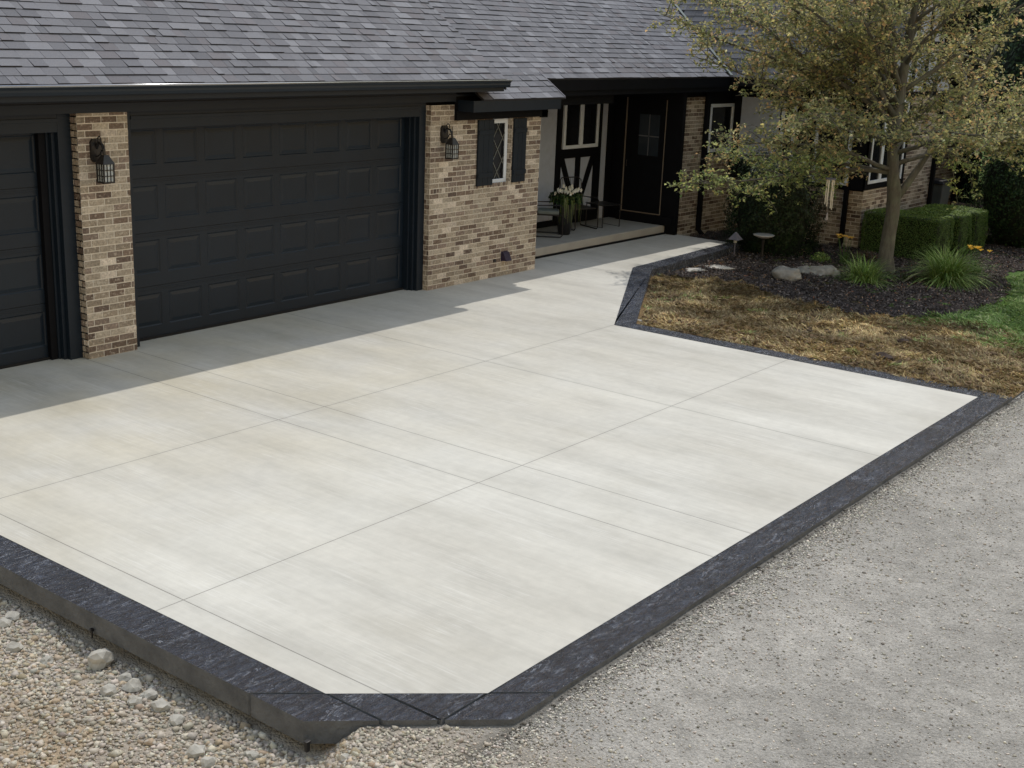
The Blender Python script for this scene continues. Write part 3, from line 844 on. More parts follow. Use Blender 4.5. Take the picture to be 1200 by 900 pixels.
def clipline(a, b):
    # clip segment to the pane
    (xa, za), (xb, zb) = a, b; t0, t1 = 0., 1.
    for pq in ((-(xb - xa), xa - gx0), (xb - xa, gx1 - xa), (-(zb - za), za - gz0), (zb - za, gz1 - za)):
        if abs(pq[0]) < 1e-9: continue
        t = pq[1] / pq[0]
        if pq[0] < 0: t0 = max(t0, t)
        else: t1 = min(t1, t)
    return None if t0 >= t1 else ((xa + (xb - xa) * t0, za + (zb - za) * t0), (xa + (xb - xa) * t1, za + (zb - za) * t1))
for k in range(-2, 4):
    for sg in (1, -1):
        za = gz0 - .12 + k * .36; xa = gx0 if sg > 0 else gx1 - .02
        c = clipline((xa, za), (xa + sg * 1.0, za + 1.5))
        if c: l.bar((c[0][0], yy + .010, c[0][1]), (c[1][0], yy + .010, c[1][1]), .010, .010, (0, 1, 0))
l.build('diamond_leading', M['lead'], win)
def shutter(xa, xb):
    m = MB(); n = 3; w_ = (xb - xa) / n
    for k in range(n): m.box(xa + k * w_ + .002, xa + (k + 1) * w_ - .002, -.042, -.010, 1.535, 2.565)
    for z in (1.70, 2.37): m.box(xa + .001, xb - .001, -.060, -.0425, z - .035, z + .035)
    return m.build('shutter', M['paint'], house, bevel=.003)
shutter(1.075, 1.46); shutter(1.985, 2.315)

# --- dryer vent and pipe stub
m = MB(); m.quadbox([(1.80, -.12, .26), (1.95, -.12, .26), (1.95, -.01, .26), (1.80, -.01, .26), (1.80, -.05, .40), (1.95, -.05, .40), (1.95, -.01, .40), (1.80, -.01, .40)])
m.box(1.79, 1.96, -.014, -.008, .25, .41)
m.build('vent_hood', M['copper'], house, bevel=.004)
m = MB(); m.tube([(1.62, .0, .28), (1.62, -.03, .28)], .028, 12); m.build('pipe_stub', M['iron'], house)

# --- wall lanterns
def lantern(x, zc, y0=-.008):
    m = MB(); pl = [(x - .075, zc + .10), (x - .05, zc + .14), (x + .05, zc + .14), (x + .075, zc + .10), (x + .075, zc - .08), (x + .05, zc - .12), (x - .05, zc - .12), (x - .075, zc - .08)]
    i = len(m.v); n = 8
    m.v.extend((a, y0, b) for a, b in pl); m.v.extend((a, y0 - .03, b) for a, b in pl)
    m.f += [tuple(range(i + n, i + 2 * n)), tuple(reversed(range(i, i + n)))] + [(i + k, i + n + k, i + n + (k + 1) % n, i + (k + 1) % n) for k in range(n)]
    m.m += [0] * (n + 2); m.c += [None] * (n + 2)
    # arm: scroll out from the plate, over and down to the lantern
    m.tube([(x, y0 - .02, zc + .03), (x, y0 - .07, zc + .10), (x, y0 - .13, zc + .085), (x, y0 - .165, zc + .03), (x, y0 - .175, zc - .04)], .017, 8)
    m.tube([(x, y0 - .03, zc - .06), (x, y0 - .09, zc - .03), (x, y0 - .12, zc + .02), (x, y0 - .165, zc + .0)], .008, 8)
    m.tube([(x, y0 - .175, zc - .03), (x, y0 - .175, zc + .13)], [.008, .004], 8)      # finial spike
    m.tube([(x, y0 - .055, zc + .10), (x, y0 - .055, zc + .15), (x, y0 - .085, zc + .175), (x, y0 - .115, zc + .15), (x, y0 - .115, zc + .11)], .007, 8)
    cy = y0 - .175; s = .066; zt = zc - .13; zb = zc - .33
    # cap
    m.quadbox([(x - s - .012, cy - s - .012, zt), (x + s + .012, cy - s - .012, zt), (x + s + .012, cy + s + .012, zt), (x - s - .012, cy + s + .012, zt),
               (x - .03, cy - .03, zt + .10), (x + .03, cy - .03, zt + .10), (x + .03, cy + .03, zt + .10), (x - .03, cy + .03, zt + .10)])
    m.box(x - s - .006, x + s + .006, cy - s - .006, cy + s + .006, zb - .015, zb)
    for sx in (-1, 1):
        for sy in (-1, 1): m.box(x + sx * s - .007, x + sx * s + .007, cy + sy * s - .007, cy + sy * s + .007, zb, zt)
    for k in (1, 2):
        z_ = zb + (zt - zb) * k / 3; t = -s + 2 * s * k / 3
        for sg in (-1, 1):
            m.box(x - s, x + s, cy + sg * s - .004, cy + sg * s + .004, z_ - .004, z_ + .004); m.box(x + sg * s - .004, x + sg * s + .004, cy - s, cy + s, z_ - .004, z_ + .004)
            m.box(x + t - .004, x + t + .004, cy + sg * s - .0045, cy + sg * s + .0045, zb, zt); m.box(x + sg * s - .0045, x + sg * s + .0045, cy + t - .004, cy + t + .004, zb, zt)
    o = m.build('wall_lantern', M['iron'], house)
    g_ = MB(); s2 = s - .006; g_.box(x - s2, x + s2, cy - s2, cy + s2, zb + .002, zt - .002); g_.build('lantern_glass', M['lampglass'], o)
    return o
lantern(-5.80, 2.43)['label'] = 'black lantern on the brick pier between the garage doors'
lantern(.275, 2.37)['label'] = 'black lantern on the brick wall right of the wide garage door'

# --- porch
m = MB(); m.prism([(2.76, .60), (8.00, .60), (8.00, 2.1), (2.76, 2.1)], .0, .18)
m.build('porch_slab', M['porch'], house, bevel=.008)
m = MB(); m.box(2.76, 8.0, .565, .60, -.0, .035); m.build('expansion_joint', M['blackpaint'], house)
YB = 2.0
m = MB(); m.box(2.76, 8.0, YB + .02, YB + .1, .18, 2.98); m.build('porch_stucco', M['stucco'], house)
m = MB()
def tb(xa, xb, za, zb, y=YB): m.box(xa, xb, y - .012, y + .021, za, zb)
tb(6.00, 6.16, .18, 2.97); tb(7.33, 7.56, .18, 2.97); tb(6.16, 7.33, 1.50, 1.69); tb(6.16, 7.33, .18, .46); tb(6.69, 6.84, .46, 1.50)
tb(6.16, 7.33, 2.71, 2.97); tb(7.79, 7.98, .18, 2.97); tb(2.76, 6.0, .18, .30); tb(2.76, 6.0, 2.66, 2.97); tb(7.56, 7.79, 2.71, 2.97)
for a, b in (((6.20, 1.50), (6.70, .47)), ((7.29, 1.50), (6.82, .47))):
    m.quadbox([(a[0] - .07, YB - .016, a[1]), (a[0] + .07, YB - .016, a[1]), (a[0] + .07, YB + .02, a[1]), (a[0] - .07, YB + .02, a[1]),
               (b[0] - .07, YB - .016, b[1]), (b[0] + .07, YB - .016, b[1]), (b[0] + .07, YB + .02, b[1]), (b[0] - .07, YB + .02, b[1])][::-1])
m.build('porch_timber', M['blackpaint'], house)
def casement(xa, xb, za, zb, y, lab=None, mull=True, fw=.07):
    m = MB()
    for q in ((xa, xb, za, za + fw), (xa, xb, zb - fw, zb), (xa, xa + fw, za + fw, zb - fw), (xb - fw, xb, za + fw, zb - fw)): m.box(q[0], q[1], y - .035, y + .02, q[2], q[3])
    if mull: c = (xa + xb) / 2; m.box(c - .06, c + .06, y - .032, y + .02, za + fw, zb - fw)
    o = m.build('window', M['white'], house, bevel=.004)
    p = MB(); p.box(xa + fw, xb - fw, y - .01, y - .004, za + fw, zb - fw); p.build('pane', M['glass'], o)
    if lab: o['label'] = lab
    return o
dimwhite = M['white']
casement(6.16, 7.38, 1.69, 2.68, YB - .02, 'two-light white window on the shaded porch')
# door wall (faces left)
m = MB()
m.box(8.02, 8.1, .35, 2.1, .0, 2.98); m.box(7.99, 8.02, 1.70, 1.98, .18, 2.97); m.box(7.99, 8.02, .35, .72, .0, 2.97)
m.box(7.99, 8.02, .72, 1.70, 2.70, 2.97); m.box(7.9, 8.02, .40, 1.75, .18, .36)
m.build('door_surround', M['blackpaint'], house)
m = MB(); m.box(8.0, 8.018, .75, 1.67, .38, 2.68)
door = m.build('front_door', M['blackpaint'], house)
m = MB(); m.box(7.985, 8.0, .73, .745, .365, 2.69); m.box(7.980, 7.999, 1.672, 1.694, .365, 2.69); m.box(7.98, 8.0, .745, 1.672, .362, .382)
m.build('storm_frame', simple('tarnished_trim', (.20, .17, .14), .5), door)
m = MB(); m.box(7.99, 7.999, .88, 1.36, 1.55, 2.38); m.build('door_light', glass_mat('door_glass', (.03, .04, .055), .15), door)
m = MB(); m.box(7.984, 7.99, 1.11, 1.13, 1.55, 2.38); m.box(7.984, 7.99, .88, 1.36, 1.93, 1.955); m.build('muntin', simple('grey_muntin', (.09, .10, .12), .5), door)
m = MB(); m.tube([(7.985, 1.60, 1.30), (7.95, 1.60, 1.30), (7.95, 1.60, 1.42), (7.985, 1.60, 1.42)], .008, 6); m.build('handle', M['iron'], door)

# --- wing: brick below, stucco and timber above
WX = 10.35; WY = -2.62; WZ = -.3
m = MB()
brick_face(m, (8.24, .50), (1, 0), .95, WZ, 2.75, (0, -1), seed=21, dark=.85)
brick_face(m, (9.19, .50), (1, 0), WX - 9.19, WZ, 1.52, (0, -1), seed=22, dark=.85)
brick_face(m, (8.24, .50), (0, 1), .2, WZ, 2.75, (-1, 0), seed=26, dark=.85)
brick_face(m, (WX, WY), (0, 1), .50 - WY, WZ, 1.03, (-1, 0), seed=23, dark=.9)
brick_face(m, (WX, WY), (1, 0), 2.0, WZ, 1.06, (0, -1), seed=24)
brick_face(m, (WX + 2.0, WY), (1, 0), 1.95, WZ, 2.9, (0, -1), seed=25, dark=.9)
brick_face(m, (14.3, -1.4), (1, 0), 5.0, WZ, 1.9, (0, -1), seed=27, dark=.9)
m.build('wing_brick', BM, house)
m = MB(); m.box(8.26, 10.36, .52, .7, WZ, 2.97); m.box(WX + .02, WX + .12, WY + .02, .52, WZ, 3.1); m.box(WX + .02, 14.3, WY + .03, WY + .15, WZ, 3.1); m.box(14.2, 14.3, WY + .1, -1.3, WZ, 3.1)
m.box(14.3, 19.5, -1.38, -1.3, WZ, 3.1)
m.build('wing_core', M['blackpaint'], house)
# left face upper part: stucco panel + timber
m = MB()
m.box(WX - .005, WX + .02, -.62, .30, 1.45, 2.75); m.build('stucco_panel', M['stucco'], house)
m = MB(); m.box(15.0, 18.5, -1.41, -1.38, 1.9, 3.0); m.build('stucco_panel', M['stucco'], house)
m = MB()
m.box(WX - .02, WX + .02, WY, .5, 1.03, 1.12); m.box(WX - .02, WX + .02, .30, .5, 1.12, 2.9); m.box(WX - .02, WX + .02, -1.42, -.62, 1.12, 2.9)
m.box(WX - .02, WX + .02, WY - .02, -2.28, 1.12, 3.0); m.box(WX - .018, WX + .02, WY, .5, 2.75, 3.0)
m.box(WX - .02, WX + .10, WY - .022, WY + .02, 1.06, 3.0); m.box(WX + .10, 12.40, WY - .022, WY + .02, 1.06, 1.18); m.box(WX + .10, 12.4, WY - .022, WY + .02, 2.84, 3.0)
m.box(12.24, 12.4, WY - .022, WY + .02, 1.18, 2.84)
m.box(9.19, 10.33, .48, .52, 1.52, 1.60); m.box(9.19, 9.32, .48, .52, 1.6, 2.75); m.box(9.19, 10.33, .48, .52, 2.60, 2.97)
m.box(12.4, 15.0, WY + 0.0, WY + .02, 2.9, 3.0)
m.build('wing_timber', M['blackpaint'], house)
casement(9.32, 10.33, 1.60, 2.60, .50, 'white window left of the inside corner, half hidden by tree', False)
def casement_side(ya, yb, za, zb, x, lab):
    m = MB(); fw = .075
    for q in ((ya, yb, za, za + fw), (ya, yb, zb - fw, zb), (ya, ya + fw, za + fw, zb - fw), (yb - fw, yb, za + fw, zb - fw)): m.box(x - .035, x + .02, q[0], q[1], q[2], q[3])
    o = m.build('window', M['white'], house, bevel=.004); o['label'] = lab
    p = MB(); p.box(x - .01, x - .004, ya + fw, yb - fw, za + fw, zb - fw); p.build('pane', M['glass'], o)
casement_side(-2.27, -1.45, 1.12, 2.68, WX, 'tall white window behind the wind chime')
casement_side(-1.0, -.66, 1.12, 2.72, WX, 'narrow white window right of the stucco panel')
for a, b in ((10.46, 11.05), (11.05, 11.64), (11.64, 12.23)):
    casement(a, b, 1.18, 2.84, WY, 'white bay window light behind the tree trunk' if a > 11 and a < 11.5 else None, False, .065)
# wing roof: steep gable facing the yard
RX = 12.3; EX0 = 9.6; EX1 = 15.0; tw = 4 / 3; RZ = 3.165 + tw * (RX - EX0); AW = math.atan(tw)
m = MB()
def in_wing(u, v):
    # u runs from back to front along the eave (Y from 6 to -3.1)
    y = 6 - u; x = EX0 + v * math.cos(AW)
    return y < .2 or (x - EX0) > (y - .2) * .5
shingles(m, (EX0, 6, 3.165), (0, -1, 0), (math.cos(AW), 0, math.sin(AW)), 9.1, (RX - EX0) / math.cos(AW), inside=in_wing, seed=14, dark=.85)
roof_deck(m, [(EX0, -3.1, 3.165), (RX, -3.1, RZ), (RX, 5.6, RZ), (EX0, .2, 3.165)])
roof_deck(m, [(EX1, -3.1, 3.165), (EX1, 5.6, 3.165), (RX, 5.6, RZ), (RX, -3.1, RZ)])
m.build('wing_roof', SM, house)
# open metal valley
m = MB()
va = Vector((EX0 - .04, .18, 3.19)); vb = va + Vector((.5, 1, tp)) * 4.3
m.bar(va + Vector((0, 0, .012)), vb + Vector((0, 0, .012)), .06, .012, (0, 0, 1))
m.build('valley_flashing', simple('dull_valley_metal', (.12, .155, .165), .7), house)
m = MB()
for xa, xb, za, zb in ((EX0, RX, 3.165, RZ), (EX1, RX, 3.165, RZ)):
    m.quadbox([(xa, -3.12, za - .18), (xb, -3.12, zb - .18), (xb, -3.09, zb - .18), (xa, -3.09, za - .18), (xa, -3.12, za), (xb, -3.12, zb), (xb, -3.09, zb), (xa, -3.09, za)])
m.box(9.6, 9.62, -3.1, .2, 3.0, 3.16); m.box(9.62, WX, -3.08, .48, 2.985, 3.0); m.box(12.4, 15, WY - .02, WY, 2.9, 3.0)
m.build('wing_fascia', M['blackpaint'], house)
m = MB(); m.face([(10.0, WY, 3.0), (14.6, WY, 3.0), (RX, WY, RZ - .25)]); m.build('gable_stucco', M['stucco'], house)
m = MB()
for x in (10.9, 11.6, 12.3, 13.0, 13.7):
    h = RZ - .3 - tw * abs(x - RX); m.box(x - .07, x + .07, WY - .02, WY - .002, 3.0, max(3.1, h))
m.box(10.6, 14.0, WY - .024, WY - .003, 3.9, 4.04)
m.build('gable_timber', M['blackpaint'], house)
# right roof
m = MB(); roof_deck(m, [(14.6, -1.9, 3.1), (20, -1.9, 3.1), (20, RY, 3.1 + .45 * 6.5), (14.6, RY, 3.1 + .45 * 6.5)])
shingles(m, (14.6, -1.9, 3.1), (1, 0, 0), (0, math.cos(.4229), math.sin(.4229)), 5.4, 6.5 / math.cos(.4229), seed=15, ex=.15)
m.build('right_roof', SM, house)
# downspouts
def downspout(x, y, z0, z1, kick=(-.12, 0)):
    m = MB(); m.box(x - .05, x + .05, y - .04, y + .04, z0 + .1, z1); m.quadbox([(x - .05 + kick[0], y - .04 + kick[1], z0), (x + .05 + kick[0], y - .04 + kick[1], z0), (x + .05 + kick[0], y + .04 + kick[1], z0), (x - .05 + kick[0], y + .04 + kick[1], z0), (x - .05, y - .04, z0 + .1), (x + .05, y - .04, z0 + .1), (x + .05, y + .04, z0 + .1), (x - .05, y + .04, z0 + .1)])
    for z in (z0 + .5, z1 - .4): m.box(x - .06, x + .06, y - .045, y + .02, z, z + .03)
    return m.build('downspout', M['blackpaint'], house)
downspout(9.12, .44, -.1, 2.95, (0, -.12)); downspout(WX - .05, -2.28, -.12, 1.12); downspout(14.1, WY - .05, -.1, 2.95, (0, -.1))

# ------------------------------------------------------------------ foliage helpers
def leaf_quads(C, S, N_, cols, mat, name, parent=None, loc=(0, 0, 0), asp=.55):
    """C centres, S sizes, N_ normals -> pointed leaf (4-gon, kite) each"""
    n = len(C)
    r = rng.normal(size=(n, 3)); t = np.cross(N_, r); t /= np.linalg.norm(t, axis=1, keepdims=True) + 1e-9
    b = np.cross(N_, t); b /= np.linalg.norm(b, axis=1, keepdims=True) + 1e-9
    L = S[:, None] * .5; Wd = L * asp
    bend = N_ * (S[:, None] * .12)
    V = np.stack([C - t * L, C + b * Wd + bend, C + t * L, C - b * Wd + bend], 1).reshape(-1, 3)
    F = np.arange(4 * n).reshape(-1, 4)
    return np_mesh(name, V, F, mat, cols, parent, loc)
def rnorm(n):
    v = rng.normal(size=(n, 3)); return v / np.linalg.norm(v, axis=1, keepdims=True)

# ------------------------------------------------------------------ the tree
TX, TY = 8.30, -4.07
def build_tree():
    root = thing('tree', 'small broadleaf tree with thinning olive and brown crown in the mulch bed', 'tree', (TX, TY, -.16))
    rr = random.Random(5)
    tr = MB(); tips = []
    def limb(p, d, L, r0, r1, n=7, bend=(0, 0, 0), wob=.10):
        pts = [Vector(p)]; rad = [r0]; d = Vector(d).normalized(); seg = L / n
        for i in range(n):
            d = (d + Vector(bend) / n + Vector((rr.uniform(-1, 1), rr.uniform(-1, 1), rr.uniform(-1, 1))) * wob).normalized()
            pts.append(pts[-1] + d * seg); rad.append(r0 + (r1 - r0) * ((i + 1) / n) ** .8)
        return pts, rad
    # trunk with slight S, flare at the foot
    T = [Vector(q) for q in ((0, 0, -.1), (.0, 0, .05), (-.03, .03, .3), (.02, .04, .7), (.03, .02, 1.1), (-.02, .02, 1.5), (-.12, .06, 1.9), (-.20, .08, 2.4), (-.10, .1, 3.0), (.0, .12, 3.7), (.05, .1, 4.5), (.0, .0, 5.4), (.05, -.05, 6.2), (0, 0, 6.9))]
    R = [.22, .165, .140, .130, .126, .13, .105, .11, .095, .08, .065, .045, .03, .012]
    tr.tube(T, R, 14)
    # second stem from the fork, leaning right
    S2, r2 = limb((.0, 0, 1.35), (.62, -.5, 1.0), 3.4, .075, .025, 9, (.3, -.1, .5), .06)
    tr.tube(S2, r2, 10)
    def at(path, t):
        k = t * (len(path) - 1); i = min(int(k), len(path) - 2); return path[i].lerp(path[i + 1], k - i)
    prim = []
    def zdir(az, el): return Vector((math.cos(az) * math.cos(el), math.sin(az) * math.cos(el), math.sin(el)))
    specs = []
    # low, nearly level boughs reaching over the porch side, and all round
    left = math.radians(128)
    for az, el, z, L in ((left, .10, 1.85, 3.7), (left + .30, .12, 1.9, 3.5), (left - .40, .08, 1.85, 3.6),
                         (left + .12, .34, 2.35, 3.9), (left - .62, .30, 2.3, 3.5), (left + .7, .32, 2.4, 3.4), (math.radians(-40), .22, 2.0, 3.6), (math.radians(-85), .2, 2.2, 3.5), (math.radians(0), .25, 2.2, 3.6), (math.radians(-140), .2, 2.4, 3.3)):
        specs.append((az, el, z, L))
    for da, el_, z_, L_ in ((.15, .52, 2.75, 4.7), (-.18, .55, 2.8, 4.7), (-.02, .62, 3.0, 4.7), (0, .66, 2.6, 4.6), (.32, .72, 2.8, 4.4), (-.38, .68, 2.8, 4.4), (.05, .85, 3.3, 4.3), (.6, .8, 3.3, 4.0), (-.25, .95, 3.8, 3.8), (-.7, .7, 3.1, 4.0)):
        specs.append((left + da, el_, z_, L_))
    for k in range(15):
        z = 2.8 + k * .24; az = k * 2.4 + .6; specs.append((az, (.62 if abs((az - left + math.pi) % (2 * math.pi) - math.pi) < 1.1 else .38) + .035 * k + rr.uniform(-.1, .1), z, 3.7 - .15 * k - rr.random() * .3))
    for az, el, z, L in specs:
        # trunk point at height z
        for i in range(len(T) - 1):
            if T[i].z <= z <= T[i + 1].z: p = T[i].lerp(T[i + 1], (z - T[i].z) / (T[i + 1].z - T[i].z)); break
        P, rd = limb(p, zdir(az, el + .15), L, .036 + .008 * (L - 2), .008, 9, (0, 0, -.25), .12)
        prim.append(P); tr.tube(P, rd, 7)
    for q in range(4):
        P, rd = limb(at(S2, .35 + .18 * q), zdir(math.radians(-70 + 50 * q), .35), 2.4, .04, .01, 7, (0, 0, -.2), .1); prim.append(P); tr.tube(P, rd, 6)
    prim.append(S2[3:]); prim.append(T[9:])
    LC = []; LN = []; GZ = []
    twig = MB()
    for P in prim:
        Ltot = sum((P[i + 1] - P[i]).length for i in range(len(P) - 1))
        ns = int(Ltot / .125)
        for s in range(ns):
            t = .16 + .84 * (s + rr.random() * .6) / ns
            if t > 1: t = 1
            p = at(P, t); dmain = (P[-1] - P[0]).normalized()
            side = Vector((rr.uniform(-1, 1), rr.uniform(-1, 1), rr.uniform(-.45, .55)))
            d = (dmain * .6 + side).normalized()
            Ls = (.35 + .75 * (1 - t) + rr.random() * .35) * (1.0 if Ltot > 2 else .7)
            Q, rq = limb(p, d, Ls, .012, .004, 5, (0, 0, -.1), .16)
            tr.tube(Q, rq, 4, cap=False)
            nt = int(Ls / .085)
            tone = rr.random()
            for k in range(nt):
                q = at(Q, .15 + .85 * (k + .5) / nt)
                dd = Vector((rr.uniform(-1, 1), rr.uniform(-1, 1), rr.uniform(-.6, .6))).normalized()
                e = q + dd * rr.uniform(.10, .24)
                tr.tube([q, e], [.003, .002], 3, cap=False)
                nl = rr.randint(3, 10)
                if q.z > 5.0: nl = nl // 3
                for j in range(nl):
                    c = q.lerp(e, rr.uniform(.2, 1.1)) + Vector((rr.gauss(0, .035), rr.gauss(0, .035), rr.gauss(0, .03)))
                    LC.append(tuple(c)); GZ.append(tone)
    trunk = tr.build('trunk', M['bark'], root, smooth=True)
    C = np.array(LC); n = len(C); tone = np.array(GZ)
    Nn = rnorm(n); Nn[:, 2] = np.abs(Nn[:, 2]) + .25; Nn /= np.linalg.norm(Nn, axis=1, keepdims=True)
    S = rng.uniform(.05, .095, n)
    pal = np.array([(.185, .180, .075), (.23, .215, .10), (.135, .155, .058), (.31, .215, .10), (.34, .31, .11), (.10, .12, .05), (.50, .47, .25)])
    w0 = np.array([.28, .24, .2, .10, .07, .10, .01]); w1 = np.array([.18, .18, .08, .34, .14, .05, .03])
    brown = (vnoise(C[:, 0] * 1.0 + C[:, 2], C[:, 1] * 1.0 - C[:, 2] * .7, 1.2) + (tone - .5) * 1.2) > .75
    i0 = rng.choice(7, n, p=w0); i1 = rng.choice(7, n, p=w1); idx = np.where(brown, i1, i0)
    col = 2.0 * pal[idx] * rng.uniform(.75, 1.3, n)[:, None]
    low = C[:, 2] < 2.2
    col[low & ~brown] *= np.array([.95, 1.12, .95])
    col *= np.array([.98, .99, 1.12])
    leaf_quads(C, S, Nn, col, M['leaf'], 'crown', root)
    return n
nleaf = build_tree()
print('leaves', nleaf)

# ------------------------------------------------------------------ shrubs and hedges
def leafy(name, label, cat, loc, pts_fn, n, size, pal, core, group=None, mat='darkleaf', jitter=.5):
    root = thing(name, label, cat, loc, group=group)
    C, Nn = pts_fn(n)
    Nn = Nn + rnorm(len(C)) * jitter; Nn /= np.linalg.norm(Nn, axis=1, keepdims=True)
    pal = np.array(pal); col = pal[rng.integers(0, len(pal), len(C))] * rng.uniform(.7, 1.3, len(C))[:, None]
    leaf_quads(C, rng.uniform(size * .7, size * 1.3, len(C)), Nn, col, M[mat], 'foliage', root)
    core(root)
    return root
def ell_pts(rx, ry, rz, zc, bumps=.16, s=1.7, boxy=False):
    def fn(n):
        d = rnorm(n); d = d if not boxy else d / (np.abs(d) ** 4).sum(1, keepdims=True) ** .25; k = 1 + bumps * vnoise(d[:, 0] * 3 + 5, d[:, 1] * 3 + d[:, 2] * 4, s)
        k = k * rng.uniform(.86, 1.03, n)
        C = d * np.array([rx, ry, rz]) * k[:, None]; C[:, 2] += zc
        keep = C[:, 2] > -.02
        return C[keep], d[keep]
    return fn
def ell_core(rx, ry, rz, zc, mat):
    def fn(root):
        m = MB(); prof = []
        for i in range(9):
            a = -math.pi / 2 + math.pi * i / 8; prof.append((max(.01, math.cos(a)) , zc + math.sin(a) * rz * .84))
        base = MB(); n = 18
        for r, z in prof:
            for k in range(n):
                a = 2 * math.pi * k / n; base.v.append((r * rx * .84 * math.cos(a), r * ry * .84 * math.sin(a), max(z, -.05)))
        for i in range(8):
            for k in range(n):
                k2 = (k + 1) % n; base.f.append((i * n + k, i * n + k2, (i + 1) * n + k2, (i + 1) * n + k)); base.m.append(0); base.c.append(None)
        base.build('branches', mat, root)
        t = MB(); t.tube([(0, 0, -.05), (0, 0, .4)], .05, 8); t.build('stem', M['bark'], root)
    return fn
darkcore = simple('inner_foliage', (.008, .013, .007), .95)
DG = [(.016, .042, .018), (.026, .062, .024), (.012, .030, .015), (.040, .078, .030)]
leafy('columnar_shrub', 'tall dark green climbing shrub against the wall left of the wind chime', 'shrub', (8.55, -1.55, -.15), ell_pts(.74, .82, 1.12, .72, .16, boxy=True), 24000, .05, [tuple(.62 * v for v in c) for c in DG], ell_core(.78, .86, 1.30, .75, darkcore))
leafy('evergreen_bush', 'large dark evergreen bush at the right edge beside the hedges', 'bush', (14.1, -5.0, -.15), ell_pts(1.35, 1.35, 1.75, 1.2, .16), 26000, .06, DG, ell_core(1.35, 1.35, 1.75, 1.2, darkcore))
leafy('evergreen_tree', 'tall dark evergreen beyond the crown at the right edge', 'evergreen tree', (18.6, -4.3, -.15), ell_pts(2.3, 2.3, 4.4, 3.8, .2), 30000, .10, DG, ell_core(2.3, 2.3, 4.4, 3.8, darkcore))
leafy('background_tree', 'large shade tree rising beyond the right end of the house roof', 'tree', (25, 2.5, -.15), ell_pts(4.2, 4.2, 4.6, 6.0, .2), 30000, .16, [(.05, .09, .03), (.07, .12, .04), (.035, .06, .02)], ell_core(4.2, 4.2, 4.6, 6.0, darkcore), jitter=.8)
leafy('background_tree', 'large dark tree far right, behind the tall evergreen', 'tree', (27, -5.0, -.15), ell_pts(4.2, 4.2, 4.8, 5.2, .2), 30000, .16, [(.05, .09, .03), (.06, .10, .03), (.035, .06, .02)], ell_core(4.2, 4.2, 4.8, 5.2, darkcore), jitter=.8)
# clipped hedges
def hedge(x0, x1, y0, y1, h, label):
    cx, cy = (x0 + x1) / 2, (y0 + y1) / 2; W, D = x1 - x0, y1 - y0
    root = thing('clipped_hedge', label, 'hedge', (cx, cy, -.15), group='clipped box hedges beside the tree')
    n = int(16000 * (W * h * 2 + D * h * 2 + W * D) / 4)
    areas = np.array([W * D, W * h, W * h, D * h, D * h]); f = rng.choice(5, n, p=areas / areas.sum())
    a = rng.uniform(-.5, .5, n); b = rng.uniform(0, 1, n); C = np.zeros((n, 3)); Nn = np.zeros((n, 3))
    r = .07
    for k, (nx, ny, nz) in enumerate([(0, 0, 1), (0, -1, 0), (0, 1, 0), (-1, 0, 0), (1, 0, 0)]):
        s = f == k
        if k == 0: C[s] = np.stack([a[s] * W, (b[s] - .5) * D, np.full(s.sum(), h)], 1)
        elif k < 3: C[s] = np.stack([a[s] * W, np.full(s.sum(), ny * D / 2), b[s] * h], 1)
        else: C[s] = np.stack([np.full(s.sum(), nx * W / 2), a[s] * D, b[s] * h], 1)
        Nn[s] = (nx, ny, nz)
    # round the edges and roughen
    Q = C.copy(); lim = np.array([W / 2 - r, D / 2 - r, h - r]); inner = np.clip(Q, [-lim[0], -lim[1], -1], lim)
    dlt = Q - inner; ln = np.linalg.norm(dlt, axis=1, keepdims=True) + 1e-6
    C = inner + dlt / ln * np.minimum(ln, r); C += rnorm(n) * rng.uniform(0, .022, (n, 1)); C += Nn * (.02 * vnoise(C[:, 0] + C[:, 1], C[:, 2], 7))[:, None]
    pal = np.array([(.09, .19, .040), (.12, .23, .05), (.06, .14, .034), (.17, .27, .07)])
    col = pal[rng.integers(0, 4, n)] * rng.uniform(.75, 1.25, n)[:, None]
    top = Nn[:, 2] > .5; col[~top] *= .62; col[top] *= np.array([1.3, 1.1, .8])  # tops lightened, sides darkened: sun and shade put into the leaf colour
    Nn = Nn + rnorm(n) * .6; Nn /= np.linalg.norm(Nn, axis=1, keepdims=True)
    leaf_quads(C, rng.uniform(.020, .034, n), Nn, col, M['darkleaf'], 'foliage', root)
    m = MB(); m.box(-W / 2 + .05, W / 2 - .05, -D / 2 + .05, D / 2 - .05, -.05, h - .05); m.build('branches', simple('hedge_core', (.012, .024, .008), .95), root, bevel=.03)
hedge(10.02, 10.95, -4.35, -2.8, .84, 'clipped green hedge block nearest the tree trunk, left of the other two')
hedge(11.05, 11.75, -4.45, -3.3, .84, 'clipped green hedge block between its two neighbours')
hedge(11.85, 12.6, -4.5, -3.3, .84, 'clipped green hedge block farthest right, beside the dark evergreen')

